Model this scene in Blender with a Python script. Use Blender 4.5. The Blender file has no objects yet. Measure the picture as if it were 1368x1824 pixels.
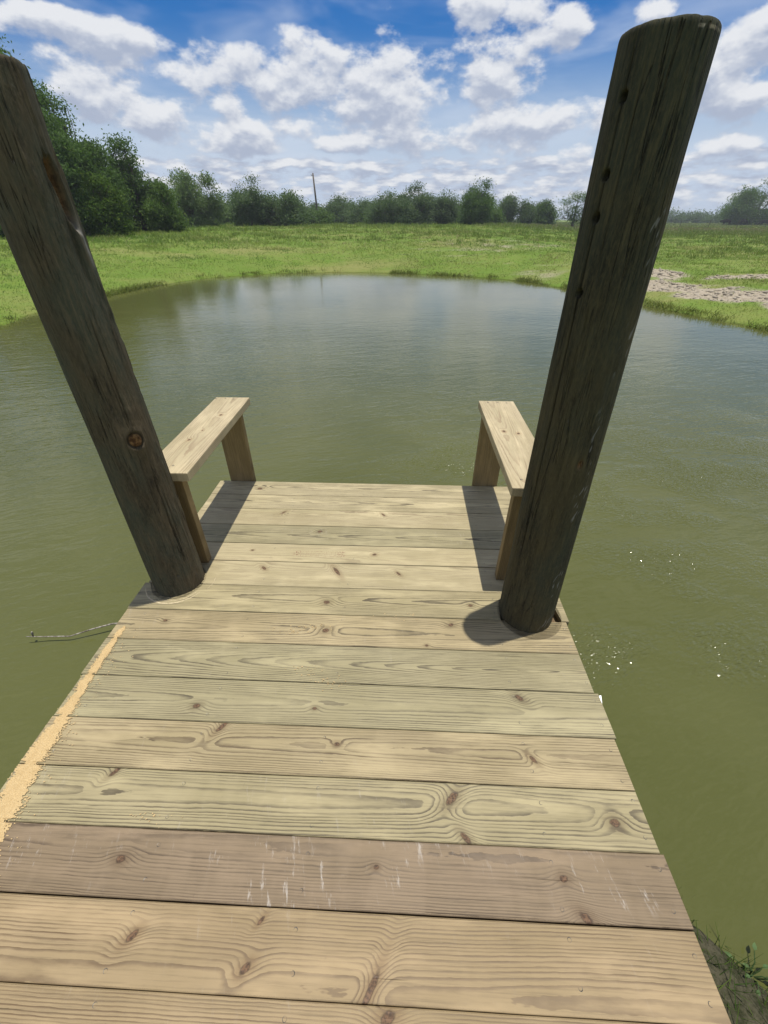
import bpy, bmesh, math, random
import numpy as np
from mathutils import Vector
R = math.radians
rng = np.random.default_rng(7)
random.seed(7)
scene = bpy.context.scene
COL = scene.collection

# ------------------------------------------------------------------ camera
cam_d = bpy.data.cameras.new('camera')
cam = bpy.data.objects.new('camera', cam_d); COL.objects.link(cam)
cam_d.sensor_fit = 'HORIZONTAL'; cam_d.sensor_width = 36.0
cam_d.lens = 740.0 / 1368.0 * 36.0
cam_d.clip_start = 0.02; cam_d.clip_end = 6000
cam.location = (0, 0, 1.92)
cam.rotation_euler = (R(90 - 35.2), 0, R(2.35))
scene.camera = cam

# ------------------------------------------------------------------ node helper
class N:
    """socket wrapper with arithmetic"""
    def __init__(s, nt, sock): s.nt, s.s = nt, sock
    def _m(a, op, b=None, c=None):
        n = a.nt.nodes.new('ShaderNodeMath'); n.operation = op
        for i, v in enumerate((a, b, c)):
            if v is None: continue
            if isinstance(v, N): a.nt.links.new(v.s, n.inputs[i])
            else: n.inputs[i].default_value = v
        return N(a.nt, n.outputs[0])
    def __add__(a, b): return a._m('ADD', b)
    __radd__ = __add__
    def __sub__(a, b): return a._m('SUBTRACT', b)
    def __rsub__(a, b): return (a * -1.0) + b
    def __mul__(a, b): return a._m('MULTIPLY', b)
    __rmul__ = __mul__
    def __truediv__(a, b): return a._m('DIVIDE', b)
    def pw(a, b): return a._m('POWER', b)
    def sqrt(a): return a._m('SQRT')
    def exp(a): return a._m('EXPONENT')
    def fract(a): return a._m('FRACT')
    def floor(a): return a._m('FLOOR')
    def abs(a): return a._m('ABSOLUTE')
    def min(a, b): return a._m('MINIMUM', b)
    def max(a, b): return a._m('MAXIMUM', b)
    def sin(a): return a._m('SINE')
    def clamp(a): return a.max(0.0).min(1.0)
    def ss(a, lo, hi, o0=0.0, o1=1.0):
        n = a.nt.nodes.new('ShaderNodeMapRange'); n.interpolation_type = 'SMOOTHSTEP'
        a.nt.links.new(a.s, n.inputs[0])
        for k, v in ((1, lo), (2, hi), (3, o0), (4, o1)):
            if isinstance(v, N): a.nt.links.new(v.s, n.inputs[k])
            else: n.inputs[k].default_value = v
        return N(a.nt, n.outputs[0])

def put(nt, inp, v):
    if isinstance(v, N): nt.links.new(v.s, inp)
    elif isinstance(v, (tuple, list)) and len(v) == 3 and inp.type == 'RGBA': inp.default_value = (*v, 1)
    else: inp.default_value = v
def vec(nt, x, y, z):
    n = nt.nodes.new('ShaderNodeCombineXYZ')
    for i, v in enumerate((x, y, z)): put(nt, n.inputs[i], v)
    return N(nt, n.outputs[0])
def sep(nt, v):
    n = nt.nodes.new('ShaderNodeSeparateXYZ'); nt.links.new(v.s, n.inputs[0])
    return [N(nt, o) for o in n.outputs]
def noise(nt, v, scale=1.0, detail=2.0, rough=0.5, dist=0.0):
    n = nt.nodes.new('ShaderNodeTexNoise'); put(nt, n.inputs['Vector'], v)
    n.inputs['Scale'].default_value = scale; n.inputs['Detail'].default_value = detail
    n.inputs['Roughness'].default_value = rough; n.inputs['Distortion'].default_value = dist
    return N(nt, n.outputs[0])
def mix(nt, f, a, b, mode='MIX'):
    n = nt.nodes.new('ShaderNodeMix'); n.data_type = 'RGBA'; n.blend_type = mode
    put(nt, n.inputs[0], f); put(nt, n.inputs[6], a); put(nt, n.inputs[7], b)
    return N(nt, n.outputs[2])
def coord(nt, kind='Object'):
    n = nt.nodes.new('ShaderNodeTexCoord'); return N(nt, n.outputs[kind])
def attr(nt, name, out='Color'):
    n = nt.nodes.new('ShaderNodeAttribute'); n.attribute_name = name; return N(nt, n.outputs[out])
def bump(nt, h, dist=1.0, strength=1.0):
    n = nt.nodes.new('ShaderNodeBump'); put(nt, n.inputs['Height'], h)
    n.inputs['Distance'].default_value = dist; n.inputs['Strength'].default_value = strength
    return N(nt, n.outputs[0])
def new_mat(name):
    m = bpy.data.materials.new(name); m.use_nodes = True
    nt = m.node_tree; return m, nt, nt.nodes['Principled BSDF']

# ------------------------------------------------------------------ sky, sun, exposure
SUN = Vector((0.085, 0.052, 1.0)).normalized()
sun_el = math.asin(SUN.z); sun_az = math.atan2(SUN.x, SUN.y)
world = bpy.data.worlds.new('World'); scene.world = world; world.use_nodes = True
nt = world.node_tree
bg = nt.nodes['Background']
sky = nt.nodes.new('ShaderNodeTexSky'); sky.sky_type = 'NISHITA'; sky.sun_disc = False
sky.sun_elevation = sun_el; sky.sun_rotation = sun_az
sky.air_density = 1.0; sky.dust_density = 0.3; sky.ozone_density = 3.0
hs = nt.nodes.new('ShaderNodeHueSaturation'); hs.inputs['Saturation'].default_value = 1.5
hs.inputs['Value'].default_value = .9; hs.inputs['Hue'].default_value = .512
nt.links.new(sky.outputs[0], hs.inputs['Color'])
SKYC = N(nt, hs.outputs[0])
d = coord(nt, 'Generated')
dx, dy, dz = sep(nt, d)
az = dx._m('ARCTAN2', dy)
# the larger cumulus of the day: azimuth, sine of the base's elevation, half width, height
CUMULUS = [(-.326, .177, .069, .046), (-.203, .156, .101, .072), (-.026, .131, .096, .093), (-.093, .133, .126, .051), (.106, .236, .034, .05),
           (.202, .209, .064, .056), (.147, .162, .060, .046), (-.499, .141, .067, .066), (-.542, .213, .076, .025), (-.454, .204, .084, .029),
           (-.419, .119, .061, .05), (-.30, .143, .03, .03), (.212, .108, .118, .049), (-.307, .102, .084, .042), (-.2, .121, .041, .036),
           (.008, .106, .043, .034), (.471, .16, .078, .05), (.514, .125, .053, .036), (.514, .078, .035, .026), (.361, .232, .023, .02), (.518, .193, .039, .045),
           (-.101, .104, .066, .022), (.294, .072, .032, .054)]
def vmath(op, a, b=None, c=None, out=0):
    n = nt.nodes.new('ShaderNodeVectorMath'); n.operation = op
    for k, v in enumerate((a, b, c)):
        if v is not None: put(nt, n.inputs[k], v)
    return N(nt, n.outputs[out])
def mass(el):
    """smooth cloud mass at sine-elevation el: ellipses resting on their bases"""
    m = None; p = vec(nt, az, el, 0.0)
    for (a0, e0, w, h) in CUMULUS:
        sx, sy = 1 / (w * 1.2), 1 / (h * .70)
        q = vmath('LENGTH', vmath('MULTIPLY_ADD', p, (sx, sy, 0), (-a0 * sx, -(e0 + h * .38) * sy, 0)), out=1)
        m = q if m is None else m._m('SMOOTH_MIN', q, .28)
    return 1.0 - (m * m).min(1.9)
win = az.abs().ss(.62, .78).max(dz.ss(.25, .31))       # beyond the clouds listed above: random unseen clouds, cover raised to whiten ambient light
low = dz.ss(.125, .075)                              # further rows of small clouds, near the horizon
nwin = (1.0 - win) * .9; nlow = 1.0 - low
g = (noise(nt, vec(nt, dx, dy, dz * 2.0 + 5.0), 3.2, 1.0, .5) - .45) * 2.4 * win - nwin
def dens(el, det):
    f = noise(nt, vec(nt, dx, dy, el * 1.9), 12.5, det, .57)
    m = (mass(el) * .52).max(g)
    f2 = noise(nt, vec(nt, dx, dy, el * 3.6 + 2.0), 20.0, det - 1.5, .56)
    d1 = m + (f - .5) * 2.5
    return d1.max(((f2 - .47) * 2.2 + .17) * low - nlow)
D0 = dens(dz, 6.0); D1 = dens(dz + .013, 4.0)
cov = D0.ss(-.10, .36)
light = (D0 - D1) * 1.0 + .60 - D0.ss(.15, .9) * .16
light = light + (dz.ss(.05, .16) - .5) * .10
CG, CW = (4.0, 4.55, 5.8), (7.9, 8.05, 8.35)
cloudc = mix(nt, light.ss(.26, .98), CG, CW)
alpha = cov * .97 * dz.ss(.004, .04, .35, 1.0)
hz = dz.ss(0.05, 0.25)
hazec = mix(nt, hz, (5.2, 6.1, 7.5), SKYC)
# thin high veil
ci = noise(nt, vec(nt, dx * 2.0 + dy * .6, dy * 2.0, dz * 9.0), 1.6, 4.0, .6, .4).ss(.42, .75) * .38
hazec = mix(nt, ci, hazec, (7.0, 7.6, 8.6))
final = mix(nt, alpha, hazec, cloudc)
nt.links.new(final.s, bg.inputs['Color']); bg.inputs['Strength'].default_value = 0.1
world.cycles.sampling_method = 'MANUAL'; world.cycles.sample_map_resolution = 512

sl = bpy.data.lights.new('sun', 'SUN'); sl.energy = 4.6; sl.angle = R(0.53); sl.color = (1.0, 0.955, 0.86)
sun = bpy.data.objects.new('sun', sl); COL.objects.link(sun)
sun.rotation_euler = (-SUN).to_track_quat('-Z', 'Y').to_euler()
sun.location = (2, 3, 30)

scene.view_settings.view_transform = 'Standard'; scene.view_settings.look = 'None'
scene.view_settings.exposure = 0.06; scene.view_settings.gamma = 1.0
scene.view_settings.use_curve_mapping = False
scene.cycles.max_bounces = 5; scene.cycles.diffuse_bounces = 3; scene.cycles.glossy_bounces = 2; scene.cycles.transmission_bounces = 3

# ------------------------------------------------------------------ object helpers
def mesh_data(name, verts, faces, mat=None, smooth=False, cols=None):
    me = bpy.data.meshes.new(name)
    if isinstance(verts, np.ndarray) and isinstance(faces, np.ndarray):
        nv, nf, k = len(verts), len(faces), faces.shape[1]
        me.vertices.add(nv); me.vertices.foreach_set('co', verts.astype(np.float32).ravel())
        me.loops.add(nf * k); me.loops.foreach_set('vertex_index', faces.astype(np.int32).ravel())
        me.polygons.add(nf); me.polygons.foreach_set('loop_start', np.arange(0, nf * k, k, dtype=np.int32))
        me.polygons.foreach_set('loop_total', np.full(nf, k, dtype=np.int32))
        me.update(calc_edges=True)
    else:
        me.from_pydata([tuple(v) for v in verts], [], [tuple(f) for f in faces]); me.update()
    if smooth: me.polygons.foreach_set('use_smooth', np.ones(len(me.polygons), dtype=bool))
    if cols is not None:
        a = me.color_attributes.new('tint', 'FLOAT_COLOR', 'POINT')
        c = np.ones((len(cols), 4), dtype=np.float32); c[:, :cols.shape[1]] = cols
        a.data.foreach_set('color', c.ravel())
    if mat: me.materials.append(mat)
    return me
def link(name, me, parent=None, loc=(0, 0, 0), rot=(0, 0, 0)):
    o = bpy.data.objects.new(name, me); COL.objects.link(o)
    o.location = loc; o.rotation_euler = rot
    if parent: o.parent = parent
    return o
def tag(o, label=None, cat=None, group=None, kind=None):
    if label: o['label'] = label
    if cat: o['category'] = cat
    if group: o['group'] = group
    if kind: o['kind'] = kind
    return o
def empty(name, loc, label, cat, group=None):
    o = bpy.data.objects.new(name, None); COL.objects.link(o); o.location = loc
    o.empty_display_size = 0.1
    return tag(o, label, cat, group)
def box_mesh(name, sx, sy, sz, mat, bev=0.003, origin=(0, 0, 0)):
    bm = bmesh.new(); bmesh.ops.create_cube(bm, size=1.0)
    bmesh.ops.scale(bm, vec=(sx, sy, sz), verts=bm.verts)
    bmesh.ops.translate(bm, vec=origin, verts=bm.verts)
    if bev: bmesh.ops.bevel(bm, geom=bm.edges[:], offset=bev, segments=2, affect='EDGES', profile=0.6)
    me = bpy.data.meshes.new(name); bm.to_mesh(me); bm.free(); me.materials.append(mat); return me
def tube(pts, rad, seg=6, cap=True):
    pts = np.asarray(pts, float); n = len(pts)
    V = []; F = []
    ref = np.array([0.31, 0.95, 0.1])
    for i in range(n):
        t = pts[min(i + 1, n - 1)] - pts[max(i - 1, 0)]; t = t / (np.linalg.norm(t) + 1e-9)
        a = np.cross(t, ref); a /= np.linalg.norm(a) + 1e-9; b = np.cross(t, a)
        for j in range(seg):
            an = 2 * math.pi * j / seg
            V.append(pts[i] + rad[i] * (math.cos(an) * a + math.sin(an) * b))
    for i in range(n - 1):
        for j in range(seg):
            F.append((i * seg + j, i * seg + (j + 1) % seg, (i + 1) * seg + (j + 1) % seg, (i + 1) * seg + j))
    if cap:
        F.append(tuple(range(seg))[::-1]); F.append(tuple((n - 1) * seg + j for j in range(seg)))
    return V, F
def merge(parts):
    V = []; F = []
    for v, f in parts:
        o = len(V); V += list(v); F += [tuple(i + o for i in q) for q in f]
    return V, F
# smooth value noise in numpy
_tab = rng.random((64, 64))
def vnoise(x, y):
    x = np.asarray(x, float); y = np.asarray(y, float)
    xi = np.floor(x).astype(int); yi = np.floor(y).astype(int); fx = x - xi; fy = y - yi
    fx = fx * fx * (3 - 2 * fx); fy = fy * fy * (3 - 2 * fy)
    g = lambda a, b: _tab[a % 64, b % 64]
    return (g(xi, yi) * (1 - fx) + g(xi + 1, yi) * fx) * (1 - fy) + (g(xi, yi + 1) * (1 - fx) + g(xi + 1, yi + 1) * fx) * fy
def fbm(x, y, o=4):
    s = 0; a = 0.5
    for i in range(o):
        s = s + a * vnoise(x * 2 ** i + 17.3 * i, y * 2 ** i + 5.1 * i); a *= 0.5
    return s
def sstep(a, b, x):
    t = np.clip((x - a) / (b - a), 0, 1); return t * t * (3 - 2 * t)

# ------------------------------------------------------------------ terrain
CX, CY = -0.6, 10.0
SHORE = [(-8.76, 9.38), (-9.08, 11.1), (-8.9, 13.5), (-8.6, 16.0), (-7.9, 18.2), (-5.7, 20.1), (-2.44, 20.9), (0.97, 20.0),
         (3.94, 18.5), (5.48, 15.9), (6.58, 12.4), (7.2, 11.0), (7.65, 9.6), (7.9, 7.4), (7.2, 4.2), (5.4, 0.8), (3.6, -0.9),
         (2.2, -0.85), (1.5, -0.2), (1.16, 0.247), (1.03, 0.39), (0.8, 0.52), (0.2, 0.60), (-0.6, 0.45), (-1.3, 0.0), (-2.4, -0.5),
         (-4.4, 0.0), (-6.6, 2.4), (-8.1, 5.6)]
ang = np.array([math.atan2(y - CY, x - CX) for x, y in SHORE]); rad = np.array([math.hypot(x - CX, y - CY) for x, y in SHORE])
o = np.argsort(ang); ang, rad = ang[o], rad[o]
def shore_r(th):
    th = (np.asarray(th) + math.pi) % (2 * math.pi) - math.pi
    return np.interp(th, np.concatenate([ang[-3:] - 2 * math.pi, ang, ang[:3] + 2 * math.pi]), np.concatenate([rad[-3:], rad, rad[:3]]))
DIRT = [(8.6, 16.6, 1.0, 1.5), (7.9, 14.3, .75, 1.3), (8.5, 12.9, .9, 1.1), (9.4, 12.2, .9, 1.2), (9.2, 10.6, 1.0, 1.3), (10.6, 15.2, 1.6, .5), (10.6, 12.9, 1.0, .35), (9.7, 8.6, 1.0, 1.8)]
def bareness(x, y):
    m = np.zeros_like(x)
    for (a, b, r1, r2) in DIRT:
        m = np.maximum(m, np.exp(-(((x - a) / r1) ** 2 + ((y - b) / r2) ** 2)))
    m = sstep(.34, .62, m + (fbm(x * 1.7, y * 1.7) - .47) * .8)
    # faint, thinner growth on the far bank
    t = np.exp(-(((x - 4.5) / 5.5) ** 2 + ((y - 27.0) / 4.5) ** 2)) * .55 + np.exp(-(((x - 4.9) / 2.0) ** 2 + ((y - 18.6) / 1.3) ** 2)) * .38
    t = sstep(.35, .85, t + (fbm(x * 1.1 + 9, y * 1.9) - .47) * 1.3)
    return np.maximum(m, t * .7)
def ground_h(x, y, s=None):
    th = np.arctan2(y - CY, x - CX)
    if s is None: s = np.hypot(x - CX, y - CY) - shore_r(th)
    az = np.degrees(np.arctan2(x, np.maximum(y, 1e-3))); az = np.where(y < 0, np.where(x < 0, -80, 60), az)
    w = sstep(24, 8, az)
    hb = 0.5 + 0.72 * w
    L = 3.0 + 5.5 * w
    s0 = np.maximum(s, 0)
    h = hb * (1 - np.exp(-s0 / L)) + 0.05 * (1 - np.exp(-s0 / 0.12))
    near = np.exp(-((x - 1) ** 2 + (y + 1) ** 2) / 6.0)
    h = h * (1 - .3 * near)
    h = h + (fbm(x * .35, y * .35) - .47) * .22 * sstep(.3, 5, s0) + (fbm(x * 1.6, y * 1.6) - .47) * .10 * sstep(.05, 2, s0)
    b = bareness(x, y)
    h = h + b * (fbm(x * 5, y * 5, 3) - .45) * .13
    und = -0.04 - 0.9 * (1 - np.exp(np.minimum(s, 0) / 2.2)) - .02 * np.clip(-s, 0, 1)
    return np.where(s > 0, h, und)
sv = np.concatenate([[-30.0], -np.geomspace(7.0, .05, 22), np.linspace(-.03, .6, 22), np.geomspace(.65, 26, 100), np.geomspace(27, 900, 40)])
NT = 640
# finer steps in azimuth towards the visible far half
tv = np.linspace(-math.pi, math.pi, NT, endpoint=False)
TH, SV = np.meshgrid(tv, sv, indexing='ij')
edge = shore_r(TH)
wob = (fbm(np.cos(TH) * 14 + 20, np.sin(TH) * 14 + 20, 4) - .47) * .9 * np.exp(-(SV / 3) ** 2) * sstep(-math.pi * .62, -math.pi * .75, np.where(TH > 0, -math.pi, TH))
rr = np.maximum(edge + SV + wob * .35, .02)
GX = CX + rr * np.cos(TH); GY = CY + rr * np.sin(TH)
GZ = ground_h(GX, GY, SV)
V = np.stack([GX, GY, GZ], -1).reshape(-1, 3)
ns = len(sv); i = np.arange(NT)[:, None]; j = np.arange(ns - 1)[None, :]
a = i * ns + j; b = ((i + 1) % NT) * ns + j
F = np.stack([a, a + 1, b + 1, b], -1).reshape(-1, 4)[:, ::-1]
# close the middle under the water
V = np.concatenate([V, [[CX, CY, GZ[:, 0].mean()]]]); 
bare = np.concatenate([bareness(GX, GY).ravel(), [0]])
shorew = np.concatenate([np.where(SV > 0, np.exp(-np.clip(SV, 0, 9) / .13) * sstep(.40, .60, fbm(GX * 1.3, GY * 1.3, 3)), 1.0).ravel(), [1]])
nearm = np.concatenate([(np.exp(-(((GX - .9) / 1.6) ** 2 + ((GY + .2) / 1.3) ** 2) ** 2)).ravel(), [0]])
gcol = np.stack([bare, np.maximum(shorew, nearm), np.zeros_like(bare)], -1)

mg, nt, bs = new_mat('ground')
P = coord(nt, 'Object'); tint = attr(nt, 'tint'); sx_, sy_, _ = sep(nt, tint)
n1 = noise(nt, P, 0.25, 5, .6); n2 = noise(nt, P, 2.2, 4, .65); n3 = noise(nt, P, 14, 4, .7)
g = mix(nt, n1.ss(.35, .65), (.108, .175, .023), (.160, .200, .043))
g = mix(nt, n2.ss(.4, .7), g, (.115, .19, .026))
g = mix(nt, n3.ss(.55, .75) * .4, g, (.20, .20, .07))
thin = noise(nt, vec(nt, sep(nt, P)[0] * .16, sep(nt, P)[1] * .34, 2.0), 1.0, 4, .6)
g = mix(nt, thin.ss(.46, .68) * .55, g, (.24, .215, .085))
soil = mix(nt, n3.ss(.3, .7), (.25, .208, .150), (.39, .340, .262))
g = mix(nt, sx_, g, soil)
n4 = noise(nt, P, 75, 4, .7)
mud = mix(nt, (n3 * .5 + n4 * .5).ss(.38, .62), (.020, .017, .012), (.075, .063, .046))
mud = mix(nt, n2.ss(.5, .62) * .5, mud, (.05, .07, .02))
g = mix(nt, sy_.ss(.35, .9) * .92, g, mud)
put(nt, bs.inputs['Base Color'], g); bs.inputs['Roughness'].default_value = .95; bs.inputs['Specular IOR Level'].default_value = .15
put(nt, bs.inputs['Normal'], bump(nt, n2 * .05 + n3 * .03 + n4 * sy_ * .012, 1.0, .8))
gm = mesh_data('ground', V, F, mg, True, gcol)
tag(link('ground', gm), kind='structure')

# ------------------------------------------------------------------ water
mw, nt, bs = new_mat('pond_water')
P = coord(nt, 'Object'); x, y, z = sep(nt, P)
# wind ripples: crests run across the pond, broken up and bent by low-frequency drift
dr = noise(nt, P, .5, 2, .5)
xr = x * .94 + y * .34; yr = y * .94 - x * .34
r1 = noise(nt, vec(nt, xr * 2.6, yr * 7.5 + dr * 3.0, dr), 1.0, 3, .55, .3)
r2 = noise(nt, vec(nt, xr * 9.0, yr * 22.0 + dr * 4.0, 5.0), 1.0, 2, .5, .2)
r3 = noise(nt, vec(nt, x * 1.1, y * 1.6, 2.0), 1.0, 2, .5)
calm = noise(nt, vec(nt, x * .22, y * .4, 8.0), 1.0, 2, .5).ss(.3, .65, .45, 1.0)
cats = noise(nt, vec(nt, x * 1.3, y * 1.9, 6.0), 1.0, 2, .5).ss(.40, .62) * y.ss(1.0, 1.5) * y.ss(6.0, 2.6) * x.ss(-.6, .6)
r4 = noise(nt, vec(nt, xr * 24.0, yr * 46.0, 1.0), 1.0, 1, .5)
lull = y.ss(15.0, 3.0, .13, 1.0)
hgt = ((r1 * .014 + r2 * .0055) * calm + r3 * .008) * lull + r4 * cats * .023
cl = noise(nt, P, .35, 3, .55)
wc = mix(nt, cl.ss(.35, .65), (.077, .083, .0245), (.093, .098, .032))
put(nt, bs.inputs['Base Color'], wc); bs.inputs['Roughness'].default_value = .085; bs.inputs['IOR'].default_value = 1.33
put(nt, bs.inputs['Normal'], bump(nt, hgt, 1.0, 1.0))
nw = 96
wt = np.linspace(0, 2 * math.pi, nw, endpoint=False); wr = shore_r(wt) + .9
wv = [(CX + r * math.cos(t), CY + r * math.sin(t), 0) for t, r in zip(wt, wr)]
link_w = link('pond_water', mesh_data('pond_water', wv + [(CX, CY, 0)], [(k, (k + 1) % nw, nw) for k in range(nw)], mw))
tag(link_w, kind='structure')

# ------------------------------------------------------------------ pine boards
gr = bpy.data.node_groups.new('PineGrain', 'ShaderNodeTree')
def sock(g, n, io, t, dv=None):
    s = g.interface.new_socket(n, in_out=io, socket_type=t)
    if dv is not None: s.default_value = dv
for n_, t_ in (('P', 'NodeSocketVector'), ('Seed', 'NodeSocketFloat'), ('PithY', 'NodeSocketFloat'), ('PithZ', 'NodeSocketFloat'),
               ('Slope', 'NodeSocketFloat'), ('Spacing', 'NodeSocketFloat'), ('Disp', 'NodeSocketFloat')): sock(gr, n_, 'INPUT', t_)
for n_ in ('Late', 'Fiber', 'Blotch'): sock(gr, n_, 'OUTPUT', 'NodeSocketFloat')
gi = gr.nodes.new('NodeGroupInput'); go = gr.nodes.new('NodeGroupOutput')
I = {s.name: N(gr, s) for s in gi.outputs if s.name}
x, y, z = sep(gr, I['P']); sd = I['Seed']
w1 = noise(gr, vec(gr, x * 1.3 + sd * 7.1, sd, 0.0), 1.0, 2, .5) - .5
w2 = noise(gr, vec(gr, x * 1.0 + sd * 3.3, sd, 9.0), 1.0, 2, .5) - .5
cyy = I['PithY'] + w1 * .022; czz = I['PithZ'] + I['Slope'] * x + w2 * .016
fw = noise(gr, vec(gr, x * 5.0, y * 22.0, sd), 1.0, 3, .55) - .5
fw2 = noise(gr, vec(gr, x * 26.0, y * 120.0, sd), 1.0, 2, .6) - .5
Rr = ((y - cyy).pw(2.0) + (z - czz).pw(2.0)).sqrt() + fw * .0034 + fw2 * .0024 + I['Disp']
t = Rr / I['Spacing']
t = t + noise(gr, vec(gr, Rr * 38.0, sd, 2.0), 1.0, 1, .5) * 1.6
fr = t.fract(); tone = noise(gr, vec(gr, t.floor() * 3.7, sd, 1.0), 1.0, 0, .5).ss(.25, .75, .55, 1.15)
late = fr.ss(.45, .90) * (1.0 - fr.ss(.94, 1.0)) * tone * noise(gr, vec(gr, x * 5.0, y * 38.0, sd + 2.0), 1.0, 3, .6).ss(.28, .58, .35, 1.1)
fib = noise(gr, vec(gr, x * 5.0, y * 210.0, sd), 1.0, 5, .7)
blo = noise(gr, vec(gr, x * 2.5, y * 9.0, sd + 4.0), 1.0, 4, .6)
for n_, v_ in (('Late', late), ('Fiber', fib), ('Blotch', blo)): put(gr, go.inputs[n_], v_)

kg = bpy.data.node_groups.new('Knot', 'ShaderNodeTree')
for n_, t_ in (('P', 'NodeSocketVector'), ('X', 'NodeSocketFloat'), ('Y', 'NodeSocketFloat'), ('Size', 'NodeSocketFloat'), ('Tilt', 'NodeSocketFloat')): sock(kg, n_, 'INPUT', t_)
for n_ in ('Disp', 'Core', 'Halo'): sock(kg, n_, 'OUTPUT', 'NodeSocketFloat')
gi = kg.nodes.new('NodeGroupInput'); go = kg.nodes.new('NodeGroupOutput')
I = {s.name: N(kg, s) for s in gi.outputs if s.name}
x, y, z = sep(kg, I['P']); ux = x - I['X']; uy = y - I['Y']
vy = uy - ux * I['Tilt']
wob_ = (noise(kg, I['P'], 90.0, 2, .5) - .5) * .5
dd = ((ux / (I['Size'] * 2.6)).pw(2.0) + (vy / (I['Size'] * 1.7)).pw(2.0))
put(kg, go.inputs['Disp'], (dd * -1.0).exp() * I['Size'] * .85)
de = ((ux / (I['Size'] * 1.0)).pw(2.0) + (vy / (I['Size'] * .72)).pw(2.0)).sqrt() + wob_
put(kg, go.inputs['Core'], de.ss(.95, .55)); put(kg, go.inputs['Halo'], de.ss(2.6, .7))

def grp(nt, g, **kw):
    n = nt.nodes.new('ShaderNodeGroup'); n.node_tree = g
    for k, v in kw.items(): put(nt, n.inputs[k], v)
    return {o.name: N(nt, o) for o in n.outputs}
def pine(name, seed, early, latec, pith=(0, -.06), slope=.02, spacing=.0052, knots=(), scuff=0.0, stain=0.0, axis='x', contrast=1.0, stamp=None, swap=None):
    m, nt, bs = new_mat(name)
    P = coord(nt, 'Object')
    if axis == 'y':
        a, b, c = sep(nt, P); P = vec(nt, b, a, c)
    if axis == 'z':
        a, b, c = sep(nt, P); P = vec(nt, c, a, b)
    disp = None; core = None; halo = None
    for (kx, ky, ks, kt) in knots:
        o = grp(nt, kg, P=P, X=kx, Y=ky, Size=ks, Tilt=kt)
        disp = o['Disp'] if disp is None else disp + o['Disp']
        core = o['Core'] if core is None else core.max(o['Core'])
        halo = o['Halo'] if halo is None else halo.max(o['Halo'])
    g = grp(nt, gr, P=P, Seed=seed, PithY=pith[0], PithZ=pith[1], Slope=slope, Spacing=spacing, Disp=disp if disp is not None else 0.0)
    tone = g['Blotch'].ss(.25, .75)
    e2 = tuple(c * k for c, k in zip(early, (.80, .80, .74)))
    c = mix(nt, tone, e2, early)
    c = mix(nt, (g['Late'] * contrast).clamp(), c, latec)
    c = mix(nt, g['Fiber'].ss(.45, .70) * .55, c, tuple(v * .5 for v in early))
    bl_ = noise(nt, vec(nt, sep(nt, P)[0] * 3.2, sep(nt, P)[1] * 16.0, seed + 9), 1.0, 4, .6).ss(.48, .72)
    c = mix(nt, bl_ * .55, c, tuple(min(.64, v * 1.35) for v in early))
    wea = noise(nt, vec(nt, sep(nt, P)[0] * 1.7, sep(nt, P)[1] * 5.0, seed + 17), 1.0, 4, .62).ss(.50, .70)
    c = mix(nt, wea * .30, c, (early[0] * .62, early[1] * .60, early[2] * .58))
    x, y, z = sep(nt, P)
    chk = noise(nt, vec(nt, x * 2.6, y * 150.0, seed + 6), 1.0, 2, .55).ss(.70, .745) * noise(nt, vec(nt, x * 4.0, y * 20.0, seed), 1.0, 2, .5).ss(.42, .6)
    c = mix(nt, chk * .75, c, tuple(v * .22 for v in early))
    if stain:
        s1 = noise(nt, vec(nt, x * 9.0, y * 3.6, seed), 1.0, 3, .55).ss(.46, .62) * stain * .22
        c = mix(nt, s1, c, tuple(v * f for v, f in zip(early, (1.25, 1.27, 1.32))))
    if scuff:
        s2 = noise(nt, vec(nt, x * 60.0 + y * 14.0, y * 13.0, seed + 3), 1.0, 5, .75).ss(.57, .72)
        s3 = noise(nt, vec(nt, x * 3.0, y * 5.0, seed + 8), 1.0, 2, .5).ss(.45, .65)
        c = mix(nt, s2 * s3 * scuff * .8, c, (.44, .40, .35))
    if halo is not None:
        c = mix(nt, halo * .38, c, tuple(v * k for v, k in zip(latec, (1.1, .92, .72))))
        kn = noise(nt, P, 160.0, 2, .6)
        kc = mix(nt, kn.ss(.35, .65), (.045, .024, .013), (.15, .082, .042))
        kc = mix(nt, core.ss(.75, .98), (.035, .019, .011), kc)
        c = mix(nt, core * .92, c, kc)
    if stamp:
        ax_, ay_, hw_, hh_ = stamp
        bx = ((x - ax_).abs()).ss(hw_, hw_ * .93) * ((y - ay_).abs()).ss(hh_, hh_ * .9)
        ink = noise(nt, vec(nt, x * 170.0, y * 120.0, 3.0), 1.0, 1, .5).ss(.52, .6)
        sides = ((x - ax_).abs()).ss(hw_ * .62, hw_ * .78)
        c = mix(nt, bx * ink * (sides * .5 + .25), c, (.20, .10, .06))
    dirt = noise(nt, vec(nt, x * 60.0, y * 60.0, seed), 1.0, 3, .6).ss(.66, .78)
    c = mix(nt, dirt * .3, c, tuple(v * .5 for v in early))
    put(nt, bs.inputs['Base Color'], c)
    put(nt, bs.inputs['Roughness'], g['Late'] * -.12 + .68)
    bs.inputs['Specular IOR Level'].default_value = .3
    h = g['Late'] * .0004 + g['Fiber'] * .0003 - chk * .0012
    if core is not None: h = h - core * .0006
    put(nt, bs.inputs['Normal'], bump(nt, h, 1.0, .7))
    return m

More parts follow.
